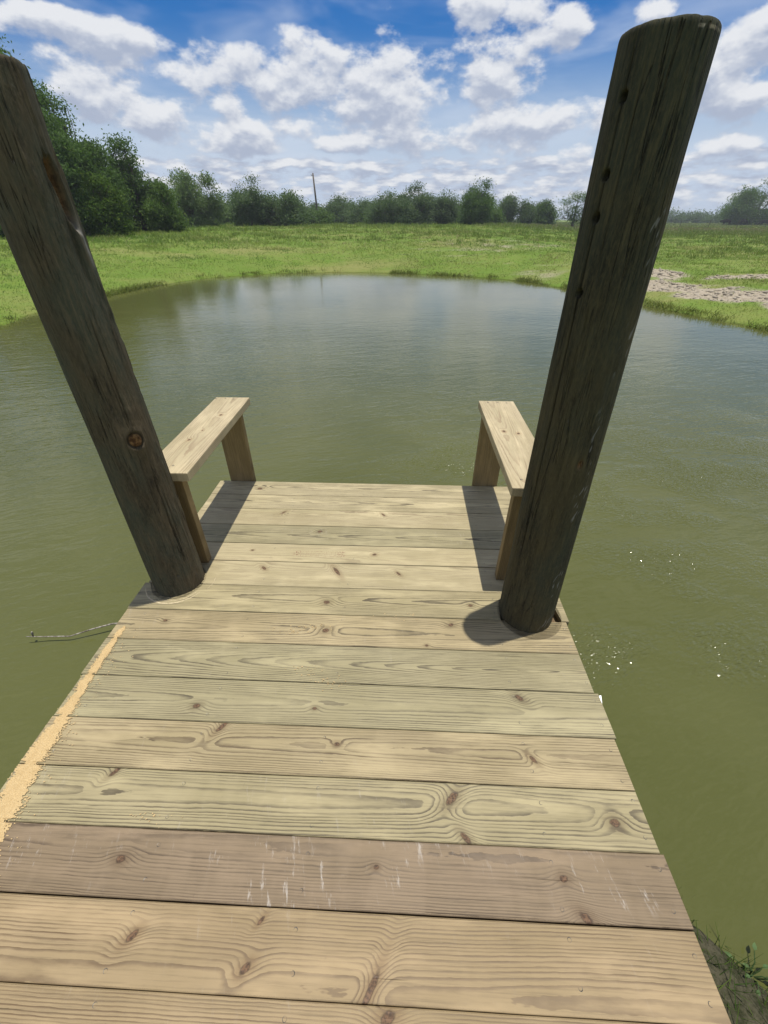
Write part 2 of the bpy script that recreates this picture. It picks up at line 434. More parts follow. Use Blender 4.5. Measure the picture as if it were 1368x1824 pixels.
DZ = 0.65
dock = empty('wooden_dock', (-0.2, 1.0, DZ), 'small pressure-treated pine dock with two low side rails, reaching over the pond', 'dock')
DOCK0 = Vector((-0.2, 1.0, DZ))
def dl(x, y, z): return (x - DOCK0.x, y - DOCK0.y, z - DOCK0.z)
POLE_L = (-0.931, 1.254, .099); POLE_R = (0.512, 1.135, .103)
HOLES_D = [(-0.931, 1.252, .1075), (0.524, 1.127, .120)]
def arc(cx, cy, r, a0, a1, n=28):
    return [(cx + r * math.cos(a0 + (a1 - a0) * k / n), cy + r * math.sin(a0 + (a1 - a0) * k / n)) for k in range(n + 1)]
def wavy(xa, xb, y, seed, amp=.0009, n=26):
    return [(xa + (xb - xa) * k / n, y + amp * (2 * float(fbm(np.array((xa + (xb - xa) * k / n) * 5 + seed * 3.1), np.array(seed * 1.7), 3)) - .9)) for k in range(n + 1)]
def board_polys(xa, xb, y0, y1, seed):
    """outlines (anticlockwise) of a board with the pole holes cut out"""
    bot = []; top = []
    polys = None
    for (cx, cy, r) in HOLES_D:
        hb = abs(y0 - cy) < r; ht = abs(y1 - cy) < r
        if hb and ht:
            db = math.sqrt(r * r - (y0 - cy) ** 2); dt = math.sqrt(r * r - (y1 - cy) ** 2)
            a0 = math.atan2(y0 - cy, -db); a1 = math.atan2(y1 - cy, -dt)
            if a0 < 0: a0 += 2 * math.pi
            polys = ('split', cx, cy, r, db, dt, a0, a1)
        elif hb: bot.append((cx, cy, r))
        elif ht: top.append((cx, cy, r))
    def lower(xa, xb, seed):
        pts = []; cur = xa
        for (cx, cy, r) in sorted(bot):
            if not xa < cx < xb: continue
            q = math.sqrt(r * r - (y0 - cy) ** 2); a0 = math.atan2(y0 - cy, -q); a1 = math.atan2(y0 - cy, q)
            pts += wavy(cur, cx - q, y0, seed)
            if a0 < 0: a0 += 2 * math.pi
            pts += arc(cx, cy, r, a0, a1)[1:-1]; cur = cx + q
        return pts + wavy(cur, xb, y0, seed)
    def upper(xa, xb, seed):
        pts = []; cur = xb
        for (cx, cy, r) in sorted(top, reverse=True):
            if not xa < cx < xb: continue
            q = math.sqrt(r * r - (y1 - cy) ** 2); a0 = math.atan2(y1 - cy, q); a1 = math.atan2(y1 - cy, -q)
            pts += wavy(cur, cx + q, y1, seed)
            if a1 > 0: a1 -= 2 * math.pi
            pts += arc(cx, cy, r, a0, a1)[1:-1]; cur = cx - q
        return pts + wavy(cur, xa, y1, seed)
    if polys:
        _, cx, cy, r, db, dt, a0, a1 = polys
        left = lower(xa, cx - db, seed) + arc(cx, cy, r, a0, a1)[1:-1] + upper(xa, cx - dt, seed + .5)
        b1 = math.atan2(y1 - cy, dt); b0 = math.atan2(y0 - cy, db)
        right = wavy(cx + db, xb, y0, seed, n=4) + wavy(xb, cx + dt, y1, seed, n=4) + arc(cx, cy, r, b1, b0)[1:-1]
        return [left, right]
    return [lower(xa, xb, seed) + upper(xa, xb, seed + .5)]
def board_mesh(name, polys, org, th, mat, ease=.0022):
    V = []; F = []
    for poly in polys:
        p = np.array(poly); q = [p[0]]
        for k in p[1:]:
            if np.hypot(*(k - q[-1])) > 4e-4: q.append(k)
        if np.hypot(*(q[0] - q[-1])) < 4e-4: q.pop()
        p = np.array(q); n = len(p)
        e = np.roll(p, -1, 0) - p; e /= np.linalg.norm(e, axis=1)[:, None]
        nr = np.stack([-e[:, 1], e[:, 0]], -1); nn = nr + np.roll(nr, 1, 0); nn /= np.maximum(np.linalg.norm(nn, axis=1)[:, None], .5)
        rings = [(p, -th), (p, -ease), (p + nn * ease * .35, -ease * .3), (p + nn * ease, 0.0)]
        o = len(V)
        for (r, zz) in rings: V += [(a[0] - org[0], a[1] - org[1], zz) for a in r]
        for L in range(3):
            for k in range(n):
                k2 = (k + 1) % n
                F.append((o + L * n + k, o + L * n + k2, o + (L + 1) * n + k2, o + (L + 1) * n + k))
        F.append(tuple(o + 3 * n + k for k in range(n))); F.append(tuple(o + k for k in range(n))[::-1])
    bm = bmesh.new(); bv = [bm.verts.new(v) for v in V]
    for f in F: bm.faces.new([bv[k] for k in f])
    bmesh.ops.triangulate(bm, faces=[f for f in bm.faces if len(f.verts) > 4], quad_method='BEAUTY', ngon_method='EAR_CLIP')
    me = bpy.data.meshes.new(name); bm.to_mesh(me); bm.free(); me.materials.append(mat)
    return me
GAPS = [2.086, 1.941, 1.804, 1.661, 1.516, 1.389, 1.237, 1.092, .948, .799, .653, .514, .376, .242, .108, -.034, -.176, -.318, -.46]
PALE, PALE_L = (.400, .338, .202), (.18, .135, .072)
GREEN, GREEN_L = (.340, .287, .163), (.088, .070, .040)
TAN, TAN_L = (.322, .238, .132), (.120, .077, .039)
BRN, BRN_L = (.222, .163, .102), (.080, .055, .033)
GREY, GREY_L = (.322, .280, .162), (.082, .067, .042)
WARM, WARM_L = (.345, .278, .158), (.108, .077, .041)
# per board: early colour, late colour, pith (y, z), slope, ring spacing, knots (world x, world y, size, tilt), scuff, stain, contrast
BOARDS = [
 (PALE, GREEN_L, (.012, -.035), .02, .0056, [(-.798, 2.005, .017, 0)], .1, .3, 1.0),
 (PALE, GREEN_L, (.004, -.038), -.028, .0050, [], .1, .3, 1.0),
 (PALE, TAN_L, (.06, -.10), .01, .0045, [(-.605, 1.772, .012, .8), (-.076, 1.773, .013, -.8)], .2, .4, .55),
 (GREY, GREY_L, (-.004, -.040), .02, .0058, [(-.385, 1.617, .015, .2)], .35, .4, .9),
 (PALE, TAN_L, (-.05, -.09), -.01, .0046, [(-.104, 1.455, .012, .1), (-.677, 1.463, .008, 0)], .1, .3, .45),
 (PALE, TAN_L, (.07, -.08), .02, .0048, [(-.263, 1.336, .022, -1.2), (-.59, 1.344, .014, -.6), (.009, 1.333, .012, -.8)], .1, .4, .4),
 (GREEN, GREEN_L, (.01, -.038), .018, .0056, [(-.28, 1.154, .016, 0), (.30, 1.160, .011, 0)], .1, .3, 1.1),
 (WARM, GREEN_L, (-.005, -.045), -.016, .0060, [(-.262, 1.014, .017, .1), (.213, 1.060, .013, .2), (.116, .962, .008, 0), (-.889, 1.037, .010, 0)], .3, .5, 1.1),
 (GREY, GREY_L, (.0, -.030), .045, .0055, [], .12, .3, 1.1),
 (GREY, GREY_L, (.002, -.034), -.012, .0060, [(-.628, .702, .014, .1), (-.25, .709, .009, 0), (.408, .771, .017, -.5)], .1, .3, 1.1),
 (WARM, WARM_L, (.014, -.036), .014, .0054, [(-.523, .640, .018, 1.0), (-.164, .603, .010, 0), (.406, .583, .013, -.7)], .1, .4, 1.1),
 (GREEN, GREEN_L, (.010, -.040), -.010, .0060, [(-.778, .503, .015, .9), (.163, .475, .022, .7), (.19, .388, .016, -.7), (.577, .437, .017, 0)], .35, .5, 1.1),
 (BRN, BRN_L, (.045, -.05), .006, .0046, [(-.653, .312, .014, 0), (.411, .319, .012, 0), (.44, .251, .017, -.4), (-.032, .322, .008, 0)], 1.0, 1.0, .9),
 (TAN, TAN_L, (-.050, -.040), .006, .0058, [(-.554, .183, .014, .6), (-.294, .146, .014, .5), (-.033, .126, .022, 1.5), (-.281, .219, .009, .8)], .25, .5, .9),
 (TAN, TAN_L, (-.06, -.05), -.006, .0054, [(.003, .092, .018, .3), (-.6, .03, .012, 0)], .2, .5, .9),
 (TAN, TAN_L, (.02, -.08), .02, .0058, [], .2, .4, .9), (GREEN, GREEN_L, (.0, -.06), -.02, .0058, [], .2, .4, 1.),
 (TAN, TAN_L, (-.01, -.09), .015, .0058, [], .2, .4, .9)]
# screw head: a dished disc with a bright rim and socket shade painted as a dark material
ms, nt, bs = new_mat('screw_steel'); bs.inputs['Metallic'].default_value = .8; bs.inputs['Roughness'].default_value = .42
nz = noise(nt, coord(nt, 'Object'), 500.0, 2, .6); put(nt, bs.inputs['Base Color'], mix(nt, nz.ss(.35, .65), (.07, .068, .06), (.17, .165, .15)))
msk, nt, bs = new_mat('screw_socket_shade'); nz = noise(nt, coord(nt, 'Object'), 700.0, 2, .6); put(nt, bs.inputs['Base Color'], mix(nt, nz, (.02, .018, .015), (.05, .045, .04))); bs.inputs['Roughness'].default_value = .9
def screw_mesh():
    prof = [(.0, -.0012), (.0024, -.0009), (.0027, .0004), (.0034, .0006), (.0042, .0009), (.0047, .0004), (.0048, -.004)]
    V = []; F = []; n = 14
    for (r, zz) in prof[1:]:
        V += [(r * math.cos(2 * math.pi * k / n), r * math.sin(2 * math.pi * k / n), zz) for k in range(n)]
    for L in range(len(prof) - 2):
        for k in range(n): F.append((L * n + (k + 1) % n, L * n + k, (L + 1) * n + k, (L + 1) * n + (k + 1) % n))
    F.append(tuple(range(n)))
    me = mesh_data('screw', V, F, ms, False); me.materials.append(msk); me.polygons[len(F) - 1].material_index = 1
    for k in range(n): me.polygons[k].material_index = 1
    return me
SCREW = screw_mesh()
JX = [-.985, -.575, -.2, .393, .641]
for bi in range(len(GAPS) - 1):
    y1 = GAPS[bi] - random.uniform(.0004, .0018); y0 = GAPS[bi + 1] + random.uniform(.0004, .0018)
    xa = -1.066 + random.uniform(-.006, .006) + (.006 if bi < 6 else 0); xb = .664 + random.uniform(-.006, .006)
    early, latec, pith, slope, spc, kn, sc, st, con = BOARDS[bi]
    jit = random.uniform(.93, 1.06); early = tuple(c * jit for c in early)
    org = (-.2, (y0 + y1) / 2)
    lk = [(kx - org[0], ky - org[1], ks, kt) for kx, ky, ks, kt in kn]
    mat = pine('pine_board_%d' % bi, 1.37 * bi + 2.1, early, latec, pith, slope, spc, lk, sc, st, contrast=con,
               stamp=(-.16, -.004, .125, .022) if bi == 4 else None)
    me = board_mesh('deck_board', board_polys(xa, xb, y0, y1, bi * 1.3), org, .034, mat)
    zoff = random.uniform(-.0012, .0012)
    bo = link('deck_board', me, dock, dl(org[0], org[1], DZ + zoff))
    bo.rotation_euler = (random.uniform(-.004, .004), 0, 0)
    for jx in JX:
        for yy in (y0 + .030, y1 - .030):
            wx, wy = jx + random.uniform(-.007, .007), yy + random.uniform(-.009, .009)
            if any(math.hypot(wx - c[0], wy - c[1]) < c[2] + .012 for c in HOLES_D): continue
            if -.25 < jx < -.15 and bi < 10 and random.random() < .5: continue
            so = link('screw', SCREW, bo, (wx - org[0], wy - org[1], -.0007), (random.uniform(-.05, .05), random.uniform(-.05, .05), random.uniform(0, 6)))
FR = pine('pine_frame', 41.0, TAN, TAN_L, (.0, -.1), .01, .006, axis='y')
for jx in (-.985, -.575, -.2, .393, .632):
    link('joist', box_mesh('joist', .038, 2.48, .14, FR), dock, dl(jx, .80, DZ - .036 - .07))
FRX = pine('pine_rim', 44.0, TAN, TAN_L, (.0, -.1), .01, .006)
link('rim_board', box_mesh('rim_board', 1.69, .036, .138, FRX), dock, dl(-.2, 2.062, DZ - .036 - .0705))
# side rails: 2x8 cap on two 2x6 uprights
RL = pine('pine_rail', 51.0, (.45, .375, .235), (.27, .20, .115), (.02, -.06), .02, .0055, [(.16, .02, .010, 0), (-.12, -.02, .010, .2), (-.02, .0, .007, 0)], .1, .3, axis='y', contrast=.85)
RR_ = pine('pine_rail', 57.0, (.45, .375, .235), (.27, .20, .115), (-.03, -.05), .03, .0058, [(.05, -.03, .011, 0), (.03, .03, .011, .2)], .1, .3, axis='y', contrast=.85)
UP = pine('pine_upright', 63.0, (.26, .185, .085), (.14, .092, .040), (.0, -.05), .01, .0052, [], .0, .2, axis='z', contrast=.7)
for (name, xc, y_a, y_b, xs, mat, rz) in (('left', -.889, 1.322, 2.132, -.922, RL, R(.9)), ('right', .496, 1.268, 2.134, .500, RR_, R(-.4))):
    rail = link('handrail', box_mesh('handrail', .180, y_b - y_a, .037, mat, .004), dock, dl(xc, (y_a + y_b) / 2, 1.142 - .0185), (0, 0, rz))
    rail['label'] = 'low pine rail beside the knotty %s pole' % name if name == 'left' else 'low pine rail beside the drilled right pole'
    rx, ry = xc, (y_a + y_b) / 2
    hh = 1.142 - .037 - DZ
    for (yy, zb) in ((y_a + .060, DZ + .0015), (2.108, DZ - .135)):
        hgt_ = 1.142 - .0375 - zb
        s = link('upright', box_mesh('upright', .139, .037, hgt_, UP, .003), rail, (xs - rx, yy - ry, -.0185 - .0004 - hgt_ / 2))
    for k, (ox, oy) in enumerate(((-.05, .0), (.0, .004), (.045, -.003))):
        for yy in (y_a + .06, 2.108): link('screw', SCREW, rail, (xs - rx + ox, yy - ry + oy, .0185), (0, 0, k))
# fresh saw marks routed round the left pole's hole
mc, nt, bs = new_mat('fresh_cut'); nz = noise(nt, coord(nt, 'Object'), 140.0, 3, .6)
put(nt, bs.inputs['Base Color'], mix(nt, nz.ss(.3, .7), (.40, .32, .19), (.56, .47, .30))); bs.inputs['Roughness'].default_value = .8
def arc_strip(cx, cy, r0, wd, a0, a1, n=60, seed=0):
    V = []; F = []
    for k in range(n + 1):
        t = a0 + (a1 - a0) * k / n
        w = wd * (.35 + 1.1 * float(fbm(np.array(k * .35 + seed), np.array(seed * 2.), 3))) * math.sin(math.pi * k / n) ** .4
        r = r0 + .006 * (float(fbm(np.array(k * .09 + seed), np.array(3.3), 2)) - .4)
        for (rr_, zz) in ((r - w / 2, .0006), (r, .0013), (r + w / 2, .0006)): V.append((cx + rr_ * math.cos(t) - DOCK0.x, cy + rr_ * math.sin(t) - DOCK0.y, zz))
    for k in range(n):
        for q in (0, 1): F.append((k * 3 + q, k * 3 + q + 1, k * 3 + q + 4, k * 3 + q + 3))
    return V, F
sm = mesh_data('saw_mark', *merge([arc_strip(-.931, 1.252, .131, .007, R(-160), R(-28), seed=1), arc_strip(-.931, 1.252, .119, .004, R(-110), R(-30), seed=2), arc_strip(-.915, 1.262, .135, .003, R(-25), R(12), seed=4)]), mc)
link('saw_mark', sm, dock, (0, 0, .0008))
# small metal corner poking out below the right edge
mb, nt, bs = new_mat('galvanised'); bs.inputs['Metallic'].default_value = .7; bs.inputs['Roughness'].default_value = .45
nz = noise(nt, coord(nt, 'Object'), 90.0, 2, .5); put(nt, bs.inputs['Base Color'], mix(nt, nz, (.42, .44, .46), (.62, .64, .66)))
bv = [(.0, 0, 0), (.042, .012, .004), (.034, -.03, -.004), (.0, -.055, -.006)]
V = [(a, b_, c) for a, b_, c in bv] + [(a, b_, c - .003) for a, b_, c in bv]
F = [(0, 3, 2, 1), (4, 5, 6, 7), (0, 1, 5, 4), (1, 2, 6, 5), (2, 3, 7, 6), (3, 0, 4, 7)]
br = link('metal_bracket', mesh_data('metal_bracket', V, F, mb), dock, dl(.652, .80, DZ - .037))
br['label'] = 'bent grey metal corner poking out under the deck edge'

# ------------------------------------------------------------------ round poles
def pole_material(name, seed, warm, cool, dark, zs):
    m, nt, bs = new_mat(name)
    P = coord(nt, 'Object'); x, y, z = sep(nt, P)
    st = noise(nt, vec(nt, x * 20.0, y * 20.0, z * zs + seed), 1.0, 6, .66, .6)
    st2 = noise(nt, vec(nt, x * 110.0, y * 110.0, z * 9.0 + seed), 1.0, 4, .65)
    bl = noise(nt, vec(nt, x * 6.0, y * 6.0, z * 3.2 + seed), 1.0, 5, .62)
    c = mix(nt, bl.ss(.38, .62), warm, cool)
    c = mix(nt, st.ss(.44, .78) * .85, c, dark)
    c = mix(nt, st2.ss(.5, .72) * .6, c, tuple(v * 1.7 for v in warm))
    c = mix(nt, st2.ss(.45, .28) * .6, c, tuple(v * .5 for v in dark))
    fl = noise(nt, vec(nt, x * 30.0, y * 30.0, z * 14.0 + seed), 1.0, 4, .65).ss(.66, .74)
    c = mix(nt, fl * .35, c, (.13, .11, .08))
    rn = noise(nt, vec(nt, x * 34.0, y * 34.0, z * 1.5 + seed), 1.0, 3, .6, .3); rg_ = (rn - .5).abs().ss(.016, .0) * noise(nt, vec(nt, x * 9.0, y * 9.0, z * 2.5), 1.0, 2, .5).ss(.45, .6)
    c = mix(nt, rg_ * .85, c, (.008, .007, .005))
    gr_ = noise(nt, vec(nt, x * 240.0, y * 240.0, z * 70.0), 1.0, 3, .7)
    c = mix(nt, gr_.ss(.42, .66) * .4, c, tuple(v * 1.5 for v in warm))
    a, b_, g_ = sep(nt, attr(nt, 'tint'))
    rot = mix(nt, noise(nt, P, 60.0, 4, .6).ss(.35, .65), (.075, .035, .015), (.26, .15, .065))
    c = mix(nt, a, c, rot)
    c = mix(nt, b_, c, (.012, .010, .008))
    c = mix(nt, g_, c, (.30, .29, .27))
    put(nt, bs.inputs['Base Color'], c); bs.inputs['Roughness'].default_value = .85; bs.inputs['Specular IOR Level'].default_value = .18
    put(nt, bs.inputs['Normal'], bump(nt, st * .005 + st2 * .0026 + fl * .0015 + gr_ * .0012 - rg_ * .003, 1.0, .9))
    return m
def pole(name, label, base, r_b, top, r_t, zt, mat, seed, feat):
    """tapered log from the pond bed to zt; feat(u, z, r) -> inward depth and colours (u = arc angle seen from +x)"""
    na, nb, nz_ = 176, 34, 380
    face = math.atan2(-base[1], -base[0])            # side that looks to the deck's landward end
    th = np.concatenate([face + np.linspace(-1.75, 1.75, na, endpoint=False), face + np.linspace(1.75, 2 * math.pi - 1.75, nb, endpoint=False)])
    zz = np.concatenate([np.linspace(-.9, .6, 16), np.linspace(.62, zt - .012, nz_), zt - .012 + .012 * np.sin(np.linspace(.05, math.pi / 2, 8))])
    T, Z = np.meshgrid(th, zz, indexing='ij')
    u = (Z - DZ) / (zt - DZ)
    r = r_b + (r_t - r_b) * u
    cx = base[0] + (top[0] - base[0]) * u; cy = base[1] + (top[1] - base[1]) * u
    cs, sn = np.cos(T), np.sin(T)
    r = r + .004 * (fbm(cs * 1.3 + 5 + seed, Z * 1.3 + sn * 1.2, 3) - .45) * 2
    r = r + .0035 * (fbm(cs * 5 + seed, Z * 5 + sn * 5, 4) - .45)
    r = r + .0011 * (fbm(T * 12 + seed, Z * 6.5, 4) - .45) * 2
    dep, c3 = feat((T - face + math.pi) % (2 * math.pi) - math.pi, Z, T)
    r = r - dep
    ro = np.clip((Z - (zt - .012)) / .012, 0, 1)
    r = r - .004 * (1 - np.sqrt(np.maximum(1 - ro ** 2, 0)))
    Z = Z + np.where(ro > 0, .0025 * (fbm(T * 3, T * 0 + seed, 3) - .5), 0)
    X = cx + r * cs - base[0]; Y = cy + r * sn - base[1]
    V = np.stack([X, Y, Z], -1).reshape(-1, 3)
    nT, nZ = T.shape; i = np.arange(nT)[:, None]; j = np.arange(nZ - 1)[None, :]
    a = i * nZ + j; b = ((i + 1) % nT) * nZ + j
    F = np.stack([a, b, b + 1, a + 1], -1).reshape(-1, 4)
    # top cap as a fan of quads (last ring to centre ring)
    k = len(V); cen = np.array([[top[0] - base[0], top[1] - base[1], zt + .002]])
    V = np.concatenate([V, cen])
    ii = np.arange(0, nT - 1, 2)
    capf = np.stack([ii * nZ + nZ - 1, ((ii + 1) % nT) * nZ + nZ - 1, ((ii + 2) % nT) * nZ + nZ - 1, np.full(len(ii), k)], -1)
    F = np.concatenate([F, capf])
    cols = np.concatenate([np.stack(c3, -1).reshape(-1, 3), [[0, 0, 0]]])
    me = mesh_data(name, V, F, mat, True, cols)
    o = link(name, me, None, (base[0], base[1], 0))
    return tag(o, label, 'pole', 'tall poles through the deck')
def crack(U, Z, u0, z0, z1, wd, depth, seed, slope=0.0):
    path = u0 + slope * (Z - z0) + .05 * (fbm(Z * 2.2 + seed, Z * 0 + seed, 3) - .45) + .012 * (fbm(Z * 14 + seed, Z * 0 + 2, 2) - .4)
    e = sstep(z0, z0 + .12, Z) * sstep(z1, z1 - .12, Z)
    return depth * e * np.exp(-((U - path) / (wd * (.5 + e * .5))) ** 2)
def feat_r(U, Z, T):
    d = np.zeros_like(U); pit = np.zeros_like(U)
    for (u0, z0, z1, w, dp, sd_) in ((-.62, .95, 2.22, .016, .010, 1.), (-.28, 1.5, 2.19, .008, .005, 5.), (.12, .66, 1.3, .007, .004, 9.)):
        q = crack(U, Z, u0, z0, z1, w, dp, sd_); d = d + q; pit = np.maximum(pit, sstep(.002, .006, q) * .75)
    for zc in (1.780, 1.922, 1.992, 2.105):
        u0 = -.62 + .05 * (fbm(np.array(zc * 2.2 + 1.), np.array(1.), 3) - .45)
        rr_ = np.hypot((U - u0) * .088, Z - zc); m = sstep(.0095, .0075, rr_); d = d + m * .05; pit = np.maximum(pit, sstep(.0105, .0075, rr_))
    rot = np.exp(-(((U - .55) / .06) ** 2 + ((Z - 1.36) / .012) ** 2)); d = d + rot * .008
    scr = (sstep(.55, .8, U) * sstep(1.35, 1.1, U)) * sstep(.80, .86, vnoise(U * 9 + Z * 10, Z * 75 - U * 14)) * sstep(.5, .7, vnoise(U * 2, Z * 9)) * .45
    return d, (np.clip(rot, 0, 1), pit, scr)
def feat_l(U, Z, T):
    d = np.zeros_like(U)
    pk = np.exp(-(((U - (.84 + (2.0 - Z) * 1.5)) / (.21 + .6 * (Z - 1.97))) ** 2) ** 1.5 - (((Z - 1.965) / .075) ** 2) ** 1.5)
    pk = sstep(.25, .6, pk + (fbm(U * 14, Z * 24, 3) - .45) * .35)
    d = d + pk * .03 + np.exp(-(((U - .72) / .12) ** 2) - ((Z - 1.83) / .10) ** 2) * .010
    kn = np.hypot((U - .27) * .095, (Z - 1.335) * .85); ring = np.exp(-((kn - .021) / .0035) ** 2); core = sstep(.021, .017, kn)
    d = d + ring * .007 + core * (.003 + .003 * fbm(U * 40, Z * 60, 2)) - np.exp(-(kn / .045) ** 2) * .009
    sm_ = np.hypot((U - .02) * .095, Z - .755); d = d + np.exp(-(sm_ / .006) ** 2) * .006
    # torn bark flakes down the inner side
    fk = sstep(.56, .66, fbm(U * 7 + 3, Z * 5, 4)) * sstep(-.1, .3, U)
    d = d - fk * .0035
    q = crack(U, Z, .42, .75, 1.25, .02, .006, 3.) + crack(U, Z, .28, 1.3, 1.75, .012, .005, 8.) + crack(U, Z, -.2, .8, 1.7, .008, .003, 21.)
    d = d + q
    pale = np.exp(-((U - 1.12) / .10) ** 2 - ((Z - 1.865) / .045) ** 2) * .9  # sunlit sliver on the bulge, painted into the pole's colour
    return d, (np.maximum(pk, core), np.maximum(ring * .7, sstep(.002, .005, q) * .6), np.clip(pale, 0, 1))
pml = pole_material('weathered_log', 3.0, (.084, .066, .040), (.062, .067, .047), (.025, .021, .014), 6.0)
pmr = pole_material('treated_log', 9.0, (.064, .053, .027), (.042, .045, .030), (.021, .019, .013), 2.6)
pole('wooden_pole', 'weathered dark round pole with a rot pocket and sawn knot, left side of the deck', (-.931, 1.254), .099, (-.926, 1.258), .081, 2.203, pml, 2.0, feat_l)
pole('wooden_pole', 'dark round pole with a row of drilled holes, right side of the deck', (.512, 1.135), .101, (.468, 1.131), .082, 2.196, pmr, 11.0, feat_r)

# ------------------------------------------------------------------ sawdust along the left deck edge
msd, nt, bs = new_mat('sawdust'); P = coord(nt, 'Object')
nz = noise(nt, P, 420.0, 3, .7); nz2 = noise(nt, P, 45.0, 3, .6)
c = mix(nt, nz.ss(.3, .7), (.42, .29, .13), (.60, .45, .235)); c = mix(nt, nz2.ss(.5, .7) * .4, c, (.42, .29, .13))
put(nt, bs.inputs['Base Color'], c); bs.inputs['Roughness'].default_value = .95; put(nt, bs.inputs['Normal'], bump(nt, nz * .0016 + nz2 * .002, 1.0, 1.0))
cl_ = np.array([(1.00, -1.030), (.975, -1.035), (.92, -1.036), (.87, -1.034), (.80, -1.034), (.70, -1.030), (.62, -1.026), (.528, -1.030), (.45, -1.022), (.36, -1.008), (.28, -.990), (.12, -.980), (-.1, -.985), (-.4, -.99)])
yy = np.linspace(1.0, -.40, 1150); cc = np.interp(-yy, -cl_[:, 0], cl_[:, 1])
wd = np.interp(-yy, [-1.0, -.985, -.8, -.64, -.6, -.53, -.45, -.3, .4], [.004, .013, .014, .020, .026, .031, .030, .030, .02])
wd = wd * (1.0 + .6 * fbm(yy * 18, yy * 0 + 2, 3))
for g_ in GAPS: wd = np.where(np.abs(yy - g_) < .004, wd * .5, wd)
uu = np.linspace(-1.9, 1.9, 56)
YY, UU = np.meshgrid(yy, uu, indexing='ij'); XX = cc[:, None] + UU * wd[:, None] + .004 * (fbm(yy * 30, yy * 0, 3) - .45)[:, None]
hh_ = np.exp(-(UU / .80) ** 2) - .40 + (fbm(XX * 420, YY * 420, 3) - .45) * 1.25 + (fbm(XX * 45, YY * 45, 3) - .45) * .5
HZ = np.clip(hh_, 0, 1) * .0050
keep = hh_ > .05
nu = len(uu); i = np.arange(len(yy) - 1)[:, None]; j = np.arange(nu - 1)[None, :]
a = i * nu + j; F = np.stack([a, a + nu, a + nu + 1, a + 1], -1).reshape(-1, 4)
kf = keep.ravel()[F].any(1); 
on = (XX.ravel()[F] > -1.064).all(1)
V = np.stack([XX, YY, DZ + .0021 + HZ], -1).reshape(-1, 3); F = F[kf & on]
# stray flecks on the boards
fl_v = []; fl_f = []
for k in range(520):
    if k < 330: fy = random.uniform(-.1, 1.0); fx = float(np.interp(-fy, -cl_[:, 0], cl_[:, 1])) + abs(random.gauss(.02, .035))
    else:
        c0 = random.choice([(-.35, 1.02), (-.38, 1.0), (-.30, 1.03), (-.3, .845), (-.22, .80), (.02, 1.10), (-.62, .40)]); fx = c0[0] + random.gauss(0, .035); fy = c0[1] + random.gauss(0, .010)
    s = random.uniform(.0008, .0022); an = random.uniform(0, 6.3); zz = DZ + .0022
    if math.hypot(fx + .931, fy - 1.252) < .12 or fx < -1.06: continue
    k0 = len(V) + len(fl_v)
    for q in range(4): fl_v.append((fx + s * math.cos(an + q * 1.57) * (1.8 if q % 2 else .7), fy + s * math.sin(an + q * 1.57), zz + (s * .5 if q == 0 else 0)))
    fl_f.append((k0, k0 + 1, k0 + 2, k0 + 3))
V = np.concatenate([V, np.array(fl_v)]); F = np.concatenate([F, np.array(fl_f)])
tag(link('sawdust', mesh_data('sawdust', V, F, msd, True)), 'line of yellow sawdust strewn along the deck edge', 'sawdust', kind='stuff')

# ------------------------------------------------------------------ twig sticking out of the water
mt, nt, bs = new_mat('twig_bark'); P = coord(nt, 'Object'); nz = noise(nt, P, 60.0, 4, .6)
put(nt, bs.inputs['Base Color'], mix(nt, nz.ss(.3, .7), (.09, .07, .05), (.38, .35, .30))); bs.inputs['Roughness'].default_value = .8
tw = merge([tube([(-2.02, 1.385, .05), (-1.93, 1.40, .035), (-1.80, 1.412, .03), (-1.70, 1.45, .045), (-1.60, 1.49, .05), (-1.45, 1.53, .03), (-1.25, 1.55, -.06)], [.002, .003, .0035, .004, .0045, .005, .005], 6),
            tube([(-1.985, 1.39, .045), (-1.99, 1.40, .066), (-1.982, 1.396, .078)], [.003, .006, .003], 6)])
tag(link('twig', mesh_data('twig', *tw, mt, True)), 'thin grey twig lying in the water beside the sawdust', 'twig')

# ------------------------------------------------------------------ foliage helpers
def leaf_material(name, c0, c1, trans=.3):
    m, nt, bs = new_mat(name)
    tx, ty, tz = sep(nt, attr(nt, 'tint'))
    c = mix(nt, tx, c0, c1); c = mix(nt, ty * .5, c, tuple(v * .45 for v in c0))
    c = mix(nt, tz, c, (c1[0] * 1.3, c1[1] * 1.05, c1[2] * .9))
    put(nt, bs.inputs['Base Color'], c); bs.inputs['Roughness'].default_value = .8; bs.inputs['Specular IOR Level'].default_value = .12
    tr = nt.nodes.new('ShaderNodeBsdfTranslucent'); put(nt, tr.inputs['Color'], mix(nt, 0.5, c, (c1[0] * 1.2, c1[1] * 1.5, c1[2] * .6)))
    ms_ = nt.nodes.new('ShaderNodeMixShader'); ms_.inputs[0].default_value = trans
    nt.links.new(bs.outputs[0], ms_.inputs[1]); nt.links.new(tr.outputs[0], ms_.inputs[2])
    nt.links.new(ms_.outputs[0], nt.nodes['Material Output'].inputs['Surface'])
    return m
mbk, nt, bs = new_mat('bark'); P = coord(nt, 'Object'); a_, b_, c_ = sep(nt, P)
nz = noise(nt, vec(nt, a_ * 9.0, b_ * 9.0, c_ * 2.0), 1.0, 5, .65)
put(nt, bs.inputs['Base Color'], mix(nt, nz.ss(.35, .65), (.045, .035, .026), (.14, .115, .09))); bs.inputs['Roughness'].default_value = .9
put(nt, bs.inputs['Normal'], bump(nt, nz * .05, 1.0, .8))
